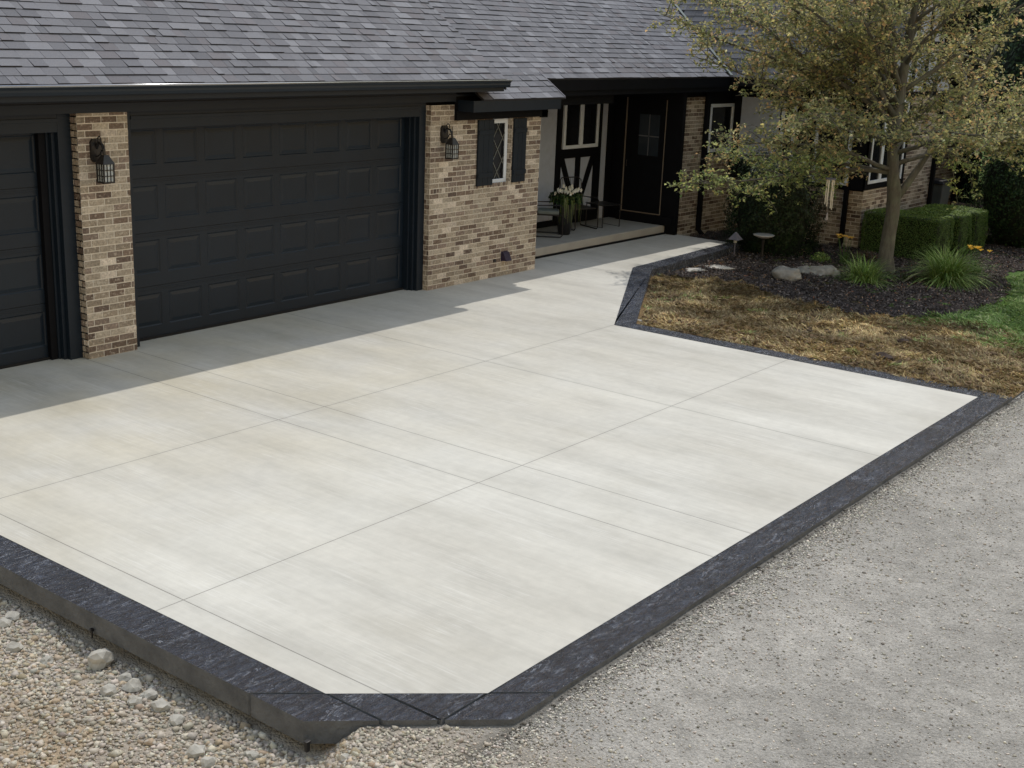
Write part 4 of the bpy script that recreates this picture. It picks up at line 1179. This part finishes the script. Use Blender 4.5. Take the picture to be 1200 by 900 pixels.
# ornamental grasses and perennials
def tuft(name, label, cat, loc, n, L, spread, pal, arch=.8, width=.012, group=None):
    a = rng.uniform(0, 2 * np.pi, n); el = rng.uniform(.25, 1.0, n) ; ln = L * rng.uniform(.55, 1.1, n)
    base = np.stack([rng.normal(0, .06 * spread, n), rng.normal(0, .06 * spread, n), np.full(n, -.02)], 1)
    seg = 5; V = []; 
    w = width * rng.uniform(.7, 1.2, n); side = np.stack([-np.sin(a), np.cos(a), np.zeros(n)], 1)
    for i in range(seg + 1):
        t = i / seg
        r = spread * (1 - el * .6) * t ** 1.15 * ln; z = ln * (np.sin(el * 1.45) * t * 1.15 - arch * (1 - el * .55) * t ** 2.4)
        c = base + np.stack([np.cos(a) * r, np.sin(a) * r, np.maximum(z, .0)], 1)
        hw = (w * (1 - t ** 2 * .85) / 2)[:, None]
        V += [c - side * hw, c + side * hw]
    V = np.stack(V, 1); m_ = 2 * (seg + 1)
    f = np.array([(2 * i, 2 * i + 1, 2 * i + 3, 2 * i + 2) for i in range(seg)])
    F = (f[None] + (np.arange(n) * m_)[:, None, None]).reshape(-1, 4)
    pal = np.array(pal); col = np.repeat(pal[rng.integers(0, len(pal), n)] * rng.uniform(.7, 1.3, n)[:, None], seg, 0)
    o = np_mesh(name, V.reshape(-1, 3), F, M['blade'], col, None, loc); return tag(o, label, cat, group)
GR = [(.16, .27, .06), (.22, .34, .09), (.11, .20, .05), (.33, .42, .16)]
tuft('ornamental_grass', 'large clump of arching light green grass below the hedges', 'ornamental grass', (8.05, -5.30, -.13), 1100, .85, 1.5, GR, width=.016)
tuft('ornamental_grass', 'smaller green grass clump just left of the tree trunk', 'ornamental grass', (6.95, -4.2, -.13), 600, .62, 1.4, GR, width=.014)
tuft('ornamental_grass', 'second dark leafy clump between the tree trunk and the big grass', 'perennial', (7.55, -4.75, -.13), 160, .30, 1.1, [(.03, .05, .02), (.05, .04, .03)])
def lily(loc, label, n=5, col=(.85, .55, .12)):
    root = thing('daylily', label, 'flower', loc, group='daylilies in the mulch bed')
    a = tuft('leaves', None, None, (0, 0, 0), 120, .42, .8, [(.05, .10, .025), (.08, .15, .035)]); a.parent = root
    rr = random.Random(int(abs(loc[0]) * 100))
    for k in range(n):
        x, y, z = rr.uniform(-.16, .16), rr.uniform(-.2, .2), rr.uniform(.42, .56)
        m = MB(); m.tube([(x * .3, y * .3, 0), (x, y, z)], .004, 4); m.build('stalk', M['stalk'], root)
        m = MB()
        for j in range(6):
            t = j * math.pi / 3; c, s_ = math.cos(t), math.sin(t)
            m.face([(x, y, z), (x + c * .03 - s_ * .014, y + s_ * .03 + c * .014, z + .035), (x + c * .058, y + s_ * .058, z + .04), (x + c * .03 + s_ * .014, y + s_ * .03 - c * .014, z + .035)], 0, col)
        m.build('bloom', M['petal'], root)
lily((8.35, -3.22, -.14), 'orange daylily by the brick corner under the white sill', 7)
lily((9.35, -5.38, -.14), 'orange daylily at the right between hedge and big grass', 8, (.9, .6, .10))
# low rosy perennials near the trunk
def bushlet(loc, label, r, pal, n=700, bloom=None, group=None):
    root = thing('perennial', label, 'perennial', loc, group=group)
    d = rnorm(n); d[:, 2] = np.abs(d[:, 2]); C = d * np.array([r, r, r * .9]) * rng.uniform(.3, 1.05, (n, 1))
    pal = np.array(pal); col = pal[rng.integers(0, len(pal), n)] * rng.uniform(.7, 1.3, n)[:, None]
    leaf_quads(C, rng.uniform(.03, .055, n), rnorm(n), col, M['darkleaf'], 'leaves', root)
    m = MB()
    rr = random.Random(3)
    for k in range(10): m.tube([(0, 0, -.03), (rr.uniform(-1, 1) * r * .7, rr.uniform(-1, 1) * r * .7, r * .7)], .005, 4)
    m.build('stems', M['bark'], root)
bushlet((9.0, -3.35, -.14), 'low plant with pinkish leaves between brick corner and tree trunk', .26, [(.05, .06, .03), (.10, .05, .04), (.14, .12, .09)])
bushlet((8.3, -2.75, -.14), 'low green plant in front of the brick wall under the wind chime', .2, GR)
bushlet((9.2, -1.6, -.14), 'small grey-green twiggy plant at the foot of the tall climbing shrub', .3, [(.05, .07, .05), (.08, .10, .07)])

# ------------------------------------------------------------------ turf: straw and grass blades
def blades(name, label, cat, n, region, keepf, colf, L, w, lean=.5, kind='stuff'):
    x0, x1, y0, y1 = region; x = rng.uniform(x0, x1, n); y = rng.uniform(y0, y1, n); k = keepf(x, y); x = x[k]; y = y[k]; n = len(x)
    z = yard_z(x, y)
    dirn = rng.uniform(0, 2 * np.pi, n) * .45 + 2.2 * vnoise(x, y, 2.2) + 1.5
    ln = L * rng.uniform(.5, 1.2, n); el = np.clip(rng.normal(lean, .35, n), .03, 1.5)
    clump = .028 * np.clip(vnoise(x, y, 5), -1, 1.8) + .03 * vnoise(x, y, 10)
    base = np.stack([x, y, z - .005 + np.maximum(clump, 0) * .8], 1)
    d = np.stack([np.cos(dirn) * np.cos(el), np.sin(dirn) * np.cos(el), np.sin(el)], 1)
    side = np.stack([-np.sin(dirn), np.cos(dirn), rng.normal(0, .3, n)], 1)
    tip = base + d * ln[:, None]; mid = base + d * ln[:, None] * .5 + np.array([0, 0, .004])
    ww = (w * rng.uniform(.7, 1.3, n))[:, None]
    V = np.stack([base - side * ww / 2, base + side * ww / 2, mid + side * ww / 2, tip, mid - side * ww / 2], 1).reshape(-1, 3)
    F = np.arange(5 * n).reshape(-1, 5)
    o = np_mesh(name, V, F, M['blade'], colf(x, y)); return tag(o, label, cat, kind=kind)
STR = [(.46, -8.70), (.60, -8.70), (9, -8.72), (12, -8.72), (12, -6.2), (9.2, -5.9), (8.4, -6.3), (7.3, -6.5), (6.3, -6.46), (5.4, -6.3), (4.55, -5.8), (4.2, -5.0), (4.4, -4.0), (5.1, -2.6), (4.6, -1.45), (4.3, -1.45), (.52, -3.55)]
def turfcol(x, y):
    n = len(x); g = greenness(x, y)
    pal = np.array([(.41, .30, .15), (.52, .40, .21), (.24, .155, .08), (.64, .53, .31), (.34, .31, .13)])
    p2 = np.array([(.15, .26, .06), (.20, .32, .085), (.11, .20, .05), (.27, .36, .13), (.32, .38, .19)])
    patch = vnoise(x, y, 1.6) + .6 * vnoise(x, y, 4)
    s = pal[rng.integers(0, 5, n)]; gr = p2[rng.integers(0, 5, n)]
    brown = np.clip(.75 + .35 * patch, .4, 1.25)[:, None]
    s = s * brown * np.array([1, .98, .95])
    gtuft = (vnoise(x, y, 3.1) > 1.15) & (rng.random(n) < .6)
    s[gtuft] = s[gtuft] * .3 + gr[gtuft] * .8
    k = (rng.random(n) < g)[:, None]
    edge = np.exp(-((y + 3.5) ** 2) / 3)
    return np.where(k, gr, s) * rng.uniform(.7, 1.3, n)[:, None]
blades('straw_turf', 'scattered dead straw and drying turf right of the driveway border', 'turf', 190000, (.4, 12, -8.8, -1.2),
       lambda x, y: in_poly(x, y, STR) & ((greenness(x, y) < .97) | (rng.random(len(x)) < .65)), turfcol, .085, .012, .16)
# clods of torn turf
def clods():
    n = 4200; x = rng.uniform(.5, 5.5, n); y = rng.uniform(-8.6, -1.6, n)
    k = in_poly(x, y, STR) & (greenness(x, y) < .5) & (vnoise(x, y, 1.8) > -.4); x = x[k]; y = y[k]; n = len(x)
    r = np.clip(rng.lognormal(-3.75, .45, n), .01, .06)
    c = np.array([.10, .068, .038]) * rng.uniform(.5, 1.8, n)[:, None] * np.ones((n, 3))
    o = pebbles('turf_clods', np.stack([x, y, yard_z(x, y) + r * .2], 1), r, c, M['chip'], .5); tag(o, 'brown lumps of torn turf among the straw', 'soil', kind='stuff')
clods()
o = stone('soil_clod', (1.35, -6.83, -.01), .11, simple('dark_earth', (.035, .022, .017), .95, var=.4, scale=30, bump=.9, bscale=50), 8, .5, 2, (1.5, .8)); tag(o, 'dark lump of soil sitting on the edge of the back border', 'soil clod')
o = stone('soil_clod', (2.6, -6.6, -.05), .07, simple('dark_earth_two', (.03, .018, .013), .95, var=.4, scale=30), 9, .6, 2, (1.4, .9)); tag(o, 'small dark hole-like clod in the straw near the green lawn', 'soil clod')

# mulch chips and fallen leaves
def chips(name, label, cat, n, size, pal, w=None, zoff=.02, edge=0):
    x = rng.uniform(4.0, 13, n); y = rng.uniform(-6.9, .4, n); k = in_poly(x, y, MULCH); x = x[k]; y = y[k]; n = len(x)
    Nn = rnorm(n); Nn[:, 2] = np.abs(Nn[:, 2]) + .8; Nn /= np.linalg.norm(Nn, axis=1, keepdims=True)
    C = np.stack([x, y, yard_z(x, y) + .014 + zoff + rng.uniform(-.01, .02, n)], 1)
    pal = np.array(pal); col = pal[rng.choice(len(pal), n, p=w)] * rng.uniform(.6, 1.4, n)[:, None]
    o = leaf_quads(C, rng.uniform(size * .6, size * 1.3, n), Nn, col, M['chip'], name, asp=.4); tag(o, label, cat, kind='stuff')
chips('mulch', 'dark shredded bark mulch covering the planting bed', 'mulch', 60000, .05, [(.055, .046, .045), (.09, .076, .073), (.16, .135, .125), (.035, .03, .03)])
chips('fallen_leaves', 'small pale and rusty fallen leaves on the mulch', 'leaves', 2600, .045, [(.22, .10, .06), (.30, .19, .12), (.40, .36, .30), (.16, .07, .045)], [.4, .3, .1, .2], .035)

# ------------------------------------------------------------------ boulders, flagstones, garden ornaments
def yz(x, y): return float(yard_z(x, y))
o = stone('boulder', (6.05, -3.12, yz(6.05, -3.12) + .09), .22, M['rock'], 12, .62, 3, (1.3, .9)); tag(o, 'large pale boulder at the front of the mulch bed, left of two smaller ones', 'boulder')
o = stone('boulder', (6.85, -3.1, yz(6.8, -3.1) + .06), .155, M['rock'], 15, .6, 3, (1.3, .9)); tag(o, 'smallest boulder, between and behind the two bigger boulders', 'boulder')
o = stone('boulder', (6.95, -3.45, yz(6.9, -3.4) + .07), .20, M['rock'], 18, .6, 3, (1.4, .9)); tag(o, 'low rounded grey-brown boulder, rightmost in the row near the trunk', 'boulder')
o = stone('flagstone', (5.45, -1.62, yz(5.5, -1.6) + .03), .17, M['flat'], 22, .16, 3, (1.3, .9)); tag(o, 'pale flat stone nearest the walkway border', 'flagstone')
o = stone('flagstone', (6.05, -1.75, yz(6.0, -1.7) + .03), .19, M['flat'], 25, .16, 3, (1.5, .9)); tag(o, 'larger pale flat stone right of the one by the walkway border', 'flagstone')

# pagoda path light
root = thing('path_light', 'small grey pagoda path light at the end of the walkway', 'path light', (7.28, -1.42, -.14))
m = MB(); m.tube([(0, 0, -.05), (0, 0, .40)], .012, 8); m.build('post', M['purple'], root)
m = MB(); m.quadbox([(-.10, -.10, .37), (.10, -.10, .37), (.10, .10, .37), (-.10, .10, .37), (-.012, -.012, .50), (.012, -.012, .50), (.012, .012, .50), (-.012, .012, .50)]); m.box(-.108, .108, -.108, .108, .362, .370)
m.build('hood', M['purple'], root)
m = MB(); m.lathe([(.035, .30), (.035, .36)], 10); m.build('lens', M['lampglass'], root)
# bird bath
root = thing('bird_bath', 'shallow pale bird bath bowl on a dark stem before the climbing shrub', 'bird bath', (7.60, -1.85, -.14))
m = MB(); m.lathe([(.001, .41), (.10, .415), (.19, .455), (.205, .475), (.198, .478), (.09, .435), (.001, .43)], 24); m.build('bowl', M['bowl'], root, smooth=True)
m = MB(); m.lathe([(.12, -.02), (.12, .01), (.03, .04), (.022, .2), (.03, .38), (.06, .41)], 14); m.build('stem', M['iron'], root)
# black box light / edging lying in the bed
m = MB(); m.tube([(0, 0, 0), (.10, -.05, .015), (.22, -.10, .0)], .035, 10)
tag(m.build('drain_pipe', M['iron'], loc=(6.45, -2.75, -.10)), 'short black corrugated drain pipe end lying behind the boulders', 'pipe')
# dry stick arching over the mulch
m = MB(); m.tube([(0, 0, 0), (.2, -.1, .10), (.45, -.2, .20), (.7, -.3, .20), (.85, -.4, .12)], [.016, .014, .012, .010, .008], 6)
tag(m.build('fallen_branch', M['bark'], loc=(7.35, -4.75, -.12)), 'bent grey branch arching over the mulch beside the big grass', 'branch')
# wind chime hanging from a bough
cx, cy, cz = 6.55, -3.55, 1.66
root = thing('wind_chime', 'wind chime with pale tubes hanging from the tree in front of a window', 'wind chime', (cx, cy, cz))
m = MB(); m.lathe([(.001, -.022), (.09, -.022), (.09, 0), (.001, 0)], 18); m.tube([(0, 0, 0), (0, 0, .40)], .0025, 4); m.build('top_disc', M['purple'], root)
for k in range(6):
    a = k * math.pi / 3; x, y = .062 * math.cos(a), .062 * math.sin(a)
    m = MB(); m.tube([(x, y, -.03), (x, y, -.40 - .03 * k)], .010, 8); m.tube([(x, y, -.022), (x, y, -.03)], .002, 4); m.build('tube', M['chime'], root)
m = MB(); m.tube([(0, 0, -.02), (0, 0, -.62)], .002, 4)
m.quadbox([(-.055, -.004, -.74), (.055, -.004, -.74), (.055, .004, -.74), (-.055, .004, -.74), (-.012, -.004, -.61), (.012, -.004, -.61), (.012, .004, -.61), (-.012, .004, -.61)])
m.build('sail', M['wood'], root)

# utility bin behind the hedge
root = thing('wheeled_bin', 'dark grey wheeled bin standing behind the hedges against the brick wall', 'bin', (15.6, -2.2, -.2))
m = MB(); m.quadbox([(-.25, -.27, .06), (.25, -.27, .06), (.25, .27, .06), (-.25, .27, .06), (-.30, -.33, 1.02), (.30, -.33, 1.02), (.30, .33, 1.02), (-.30, .33, 1.02)]); m.build('body', M['plastic'], root, bevel=.02)
m = MB(); m.quadbox([(-.33, -.36, 1.02), (.33, -.36, 1.02), (.33, .36, 1.02), (-.33, .36, 1.02), (-.28, -.30, 1.10), (.28, -.30, 1.10), (.28, .30, 1.10), (-.28, .30, 1.10)]); m.build('lid', M['iron'], root, bevel=.01)
for s in (-1, 1):
    m = MB(); m.tube([(s * .27, .2, .10), (s * .31, .2, .10)], .10, 14); m.build('wheel', M['rubber'], root)

# ------------------------------------------------------------------ porch furniture
PZ = .18
def patio_chair(label, loc, rz):
    root = thing('patio_chair', label, 'chair', loc, rz, group='black metal patio chairs on the porch')
    for s in (-1, 1):
        m = MB(); x = s * .27
        m.tube([(x, -.27, .02), (x, .27, .02), (x, .30, .06), (x, .27, .60), (x, -.24, .62), (x, -.29, .58), (x, -.30, .05), (x, -.27, .02)], .012, 8); m.build('side_frame', M['iron'], root)
    m = MB()
    m.tube([(-.25, .22, .42), (-.25, .32, .92), (-.20, .34, .97), (.20, .34, .97), (.25, .32, .92), (.25, .22, .42)], .011, 8)
    m.build('back_frame', M['iron'], root)
    m = MB()
    for k in range(7):
        xx = -.19 + k * .063; m.tube([(xx, .23, .45), (xx, .335, .95)], .004, 5)
    m.build('back_rods', M['iron'], root)
    m = MB(); m.box(-.255, .255, -.26, .24, .415, .430)
    for y in (-.2, .2): m.box(-.27, .27, y - .01, y + .01, .400, .415)
    m.build('seat', M['iron'], root, bevel=.004)
    return root
c1 = patio_chair('black wire patio chair left of the flower planter, behind the brick corner', (4.92, 1.36, PZ), math.radians(35))
c2 = patio_chair('black wire patio chair right of the flower planter', (6.15, 1.50, PZ), math.radians(-20))
m = MB(); m.box(-.22, .22, -.22, .18, .43, .50); m.build('cushion', M['fabric'], c1, bevel=.02)
root = thing('side_table', 'low black metal side table nearest the front door', 'table', (6.86, 1.38, PZ), math.radians(-12))
for s in (-1, 1):
    m = MB(); m.tube([(s * .24, -.24, .0), (s * .24, .24, .0), (s * .24, .24, .44), (s * .24, -.24, .44), (s * .24, -.24, .0)], .010, 6); m.build('leg_frame', M['iron'], root)
m = MB(); m.box(-.26, .26, -.26, .26, .44, .455); m.build('table_top', M['iron'], root, bevel=.004)
m = MB(); m.box(-.05, .05, .1, .2, .455, .56); m.build('cup', M['iron'], root, bevel=.01) if False else None
# planter
root = thing('flower_planter', 'tall planter of white flowers with trailing green foliage on the porch', 'planter', (5.30, 1.22, PZ))
m = MB(); m.lathe([(.10, .0), (.12, .02), (.16, .42), (.19, .62), (.20, .64), (.17, .64), (.15, .58), (.001, .58)], 20); m.build('pot', M['iron'], root, smooth=True)
n = 900; a = rng.uniform(0, 2 * np.pi, n); r = .32 * rng.random(n) ** .5; C = np.stack([np.cos(a) * r, np.sin(a) * r, .62 + .30 * rng.random(n) * (1 - r * 1.6)], 1)
leaf_quads(C, rng.uniform(.04, .08, n), rnorm(n), np.array([(.02, .05, .015)] * n) * rng.uniform(.6, 1.6, (n, 1)), M['darkleaf'], 'foliage', root)
fr = MB(); rr = random.Random(4); FP = [(.20, .26, .08), (.12, .18, .05), (.34, .38, .20), (.08, .13, .04)]
for k in range(130):
    a = rr.uniform(0, 6.28); drop = rr.uniform(.1, .55); out_ = rr.uniform(.10, .40); c, s_ = math.cos(a), math.sin(a); col = rr.choice(FP); w_ = rr.uniform(.006, .011)
    P_ = [(c * out_ * math.sin(min(1, t * 1.9) * 1.57) , s_ * out_ * math.sin(min(1, t * 1.9) * 1.57), .72 + .10 * math.sin(t * 3.1) - drop * t ** 1.6 * .95) for t in (0, .2, .4, .6, .8, 1)]
    for q in range(5):
        wa = w_ * (1 - q / 6); wb = w_ * (1 - (q + 1) / 6)
        A, B2 = P_[q], P_[q + 1]
        fr.face([(A[0] - s_ * wa, A[1] + c * wa, A[2]), (A[0] + s_ * wa, A[1] - c * wa, A[2]), (B2[0] + s_ * wb, B2[1] - c * wb, B2[2]), (B2[0] - s_ * wb, B2[1] + c * wb, B2[2])], 0, col)
fr.build('trailing_fern', M['blade'], root)
for k in range(26):
    a = rr.uniform(2.6, 6.0); r = .04 + .24 * rr.random() ** .6; x, y, z = r * math.cos(a), r * math.sin(a), .96 - r * .5 + rr.uniform(-.04, .05)
    m = MB()
    for j in range(5):
        t = j * 1.2566; c, s_ = math.cos(t), math.sin(t)
        m.face([(x, y - .0, z), (x + c * .025 - s_ * .02, y - .02, z + s_ * .025 + c * .02), (x + c * .048, y - .018, z + s_ * .048), (x + c * .025 + s_ * .02, y - .02, z + s_ * .025 - c * .02)], 0, (.80, .80, .72))
    m.build('bloom', M['petal'], root)
m = MB(); m.box(-.45, .45, -.3, .3, 0, .012); tag(m.build('door_mat', M['rubber'], loc=(7.55, 1.15, PZ + .002)), 'black rubber mat lying before the front door step', 'mat') if False else None

# ------------------------------------------------------------------ camera, light
R = ((0.6149805, 0.19234386, -0.76472402), (-0.78758531, 0.19759067, -0.58366711), (0.03883755, 0.9612293, 0.27300161))
cam = bpy.data.cameras.new('camera'); co_ = bpy.data.objects.new('camera', cam); COL.objects.link(co_)
mw = Matrix([[*R[0], -14.374], [*R[1], -12.684], [*R[2], 3.975], [0, 0, 0, 1]]); co_.matrix_world = mw
cam.sensor_width = 36; cam.lens = 36 * 1471.05 / 1200; cam.clip_end = 3000; cam.clip_start = .05
scene.camera = co_

sd = Vector((.56, .233, 1.0)).normalized()      # towards the sun
el = math.asin(sd.z); az = math.atan2(sd.x, sd.y)
sun = bpy.data.lights.new('sun', 'SUN'); sun.energy = 2.0; sun.angle = math.radians(.53); sun.color = (1, .945, .855)
so_ = bpy.data.objects.new('sun', sun); COL.objects.link(so_); so_.rotation_euler = (-sd).to_track_quat('-Z', 'Y').to_euler(); so_.location = (0, 0, 20)
w = bpy.data.worlds.new('World'); scene.world = w; w.use_nodes = True; nt = w.node_tree; nt.nodes.clear()
out = nt.nodes.new('ShaderNodeOutputWorld'); bg = nt.nodes.new('ShaderNodeBackground'); sky = nt.nodes.new('ShaderNodeTexSky')
sky.sky_type = 'NISHITA'; sky.sun_disc = False; sky.sun_elevation = el; sky.sun_rotation = az; sky.dust_density = .6; sky.air_density = 3.3; sky.ozone_density = 1.6
wb = nt.nodes.new('ShaderNodeVectorMath'); wb.operation = 'MULTIPLY'; wb.inputs[1].default_value = (1.20, 1.0, .985)   # camera white balance
nt.links.new(sky.outputs[0], wb.inputs[0]); nt.links.new(wb.outputs[0], bg.inputs[0]); bg.inputs[1].default_value = .15; nt.links.new(bg.outputs[0], out.inputs[0])
vs = scene.view_settings; vs.view_transform = 'Standard'; vs.look = 'None'; vs.gamma = 1; vs.exposure = .20; vs.use_curve_mapping = False
scene.cycles.max_bounces = 6; scene.cycles.diffuse_bounces = 3; scene.cycles.glossy_bounces = 3; scene.cycles.transmission_bounces = 3
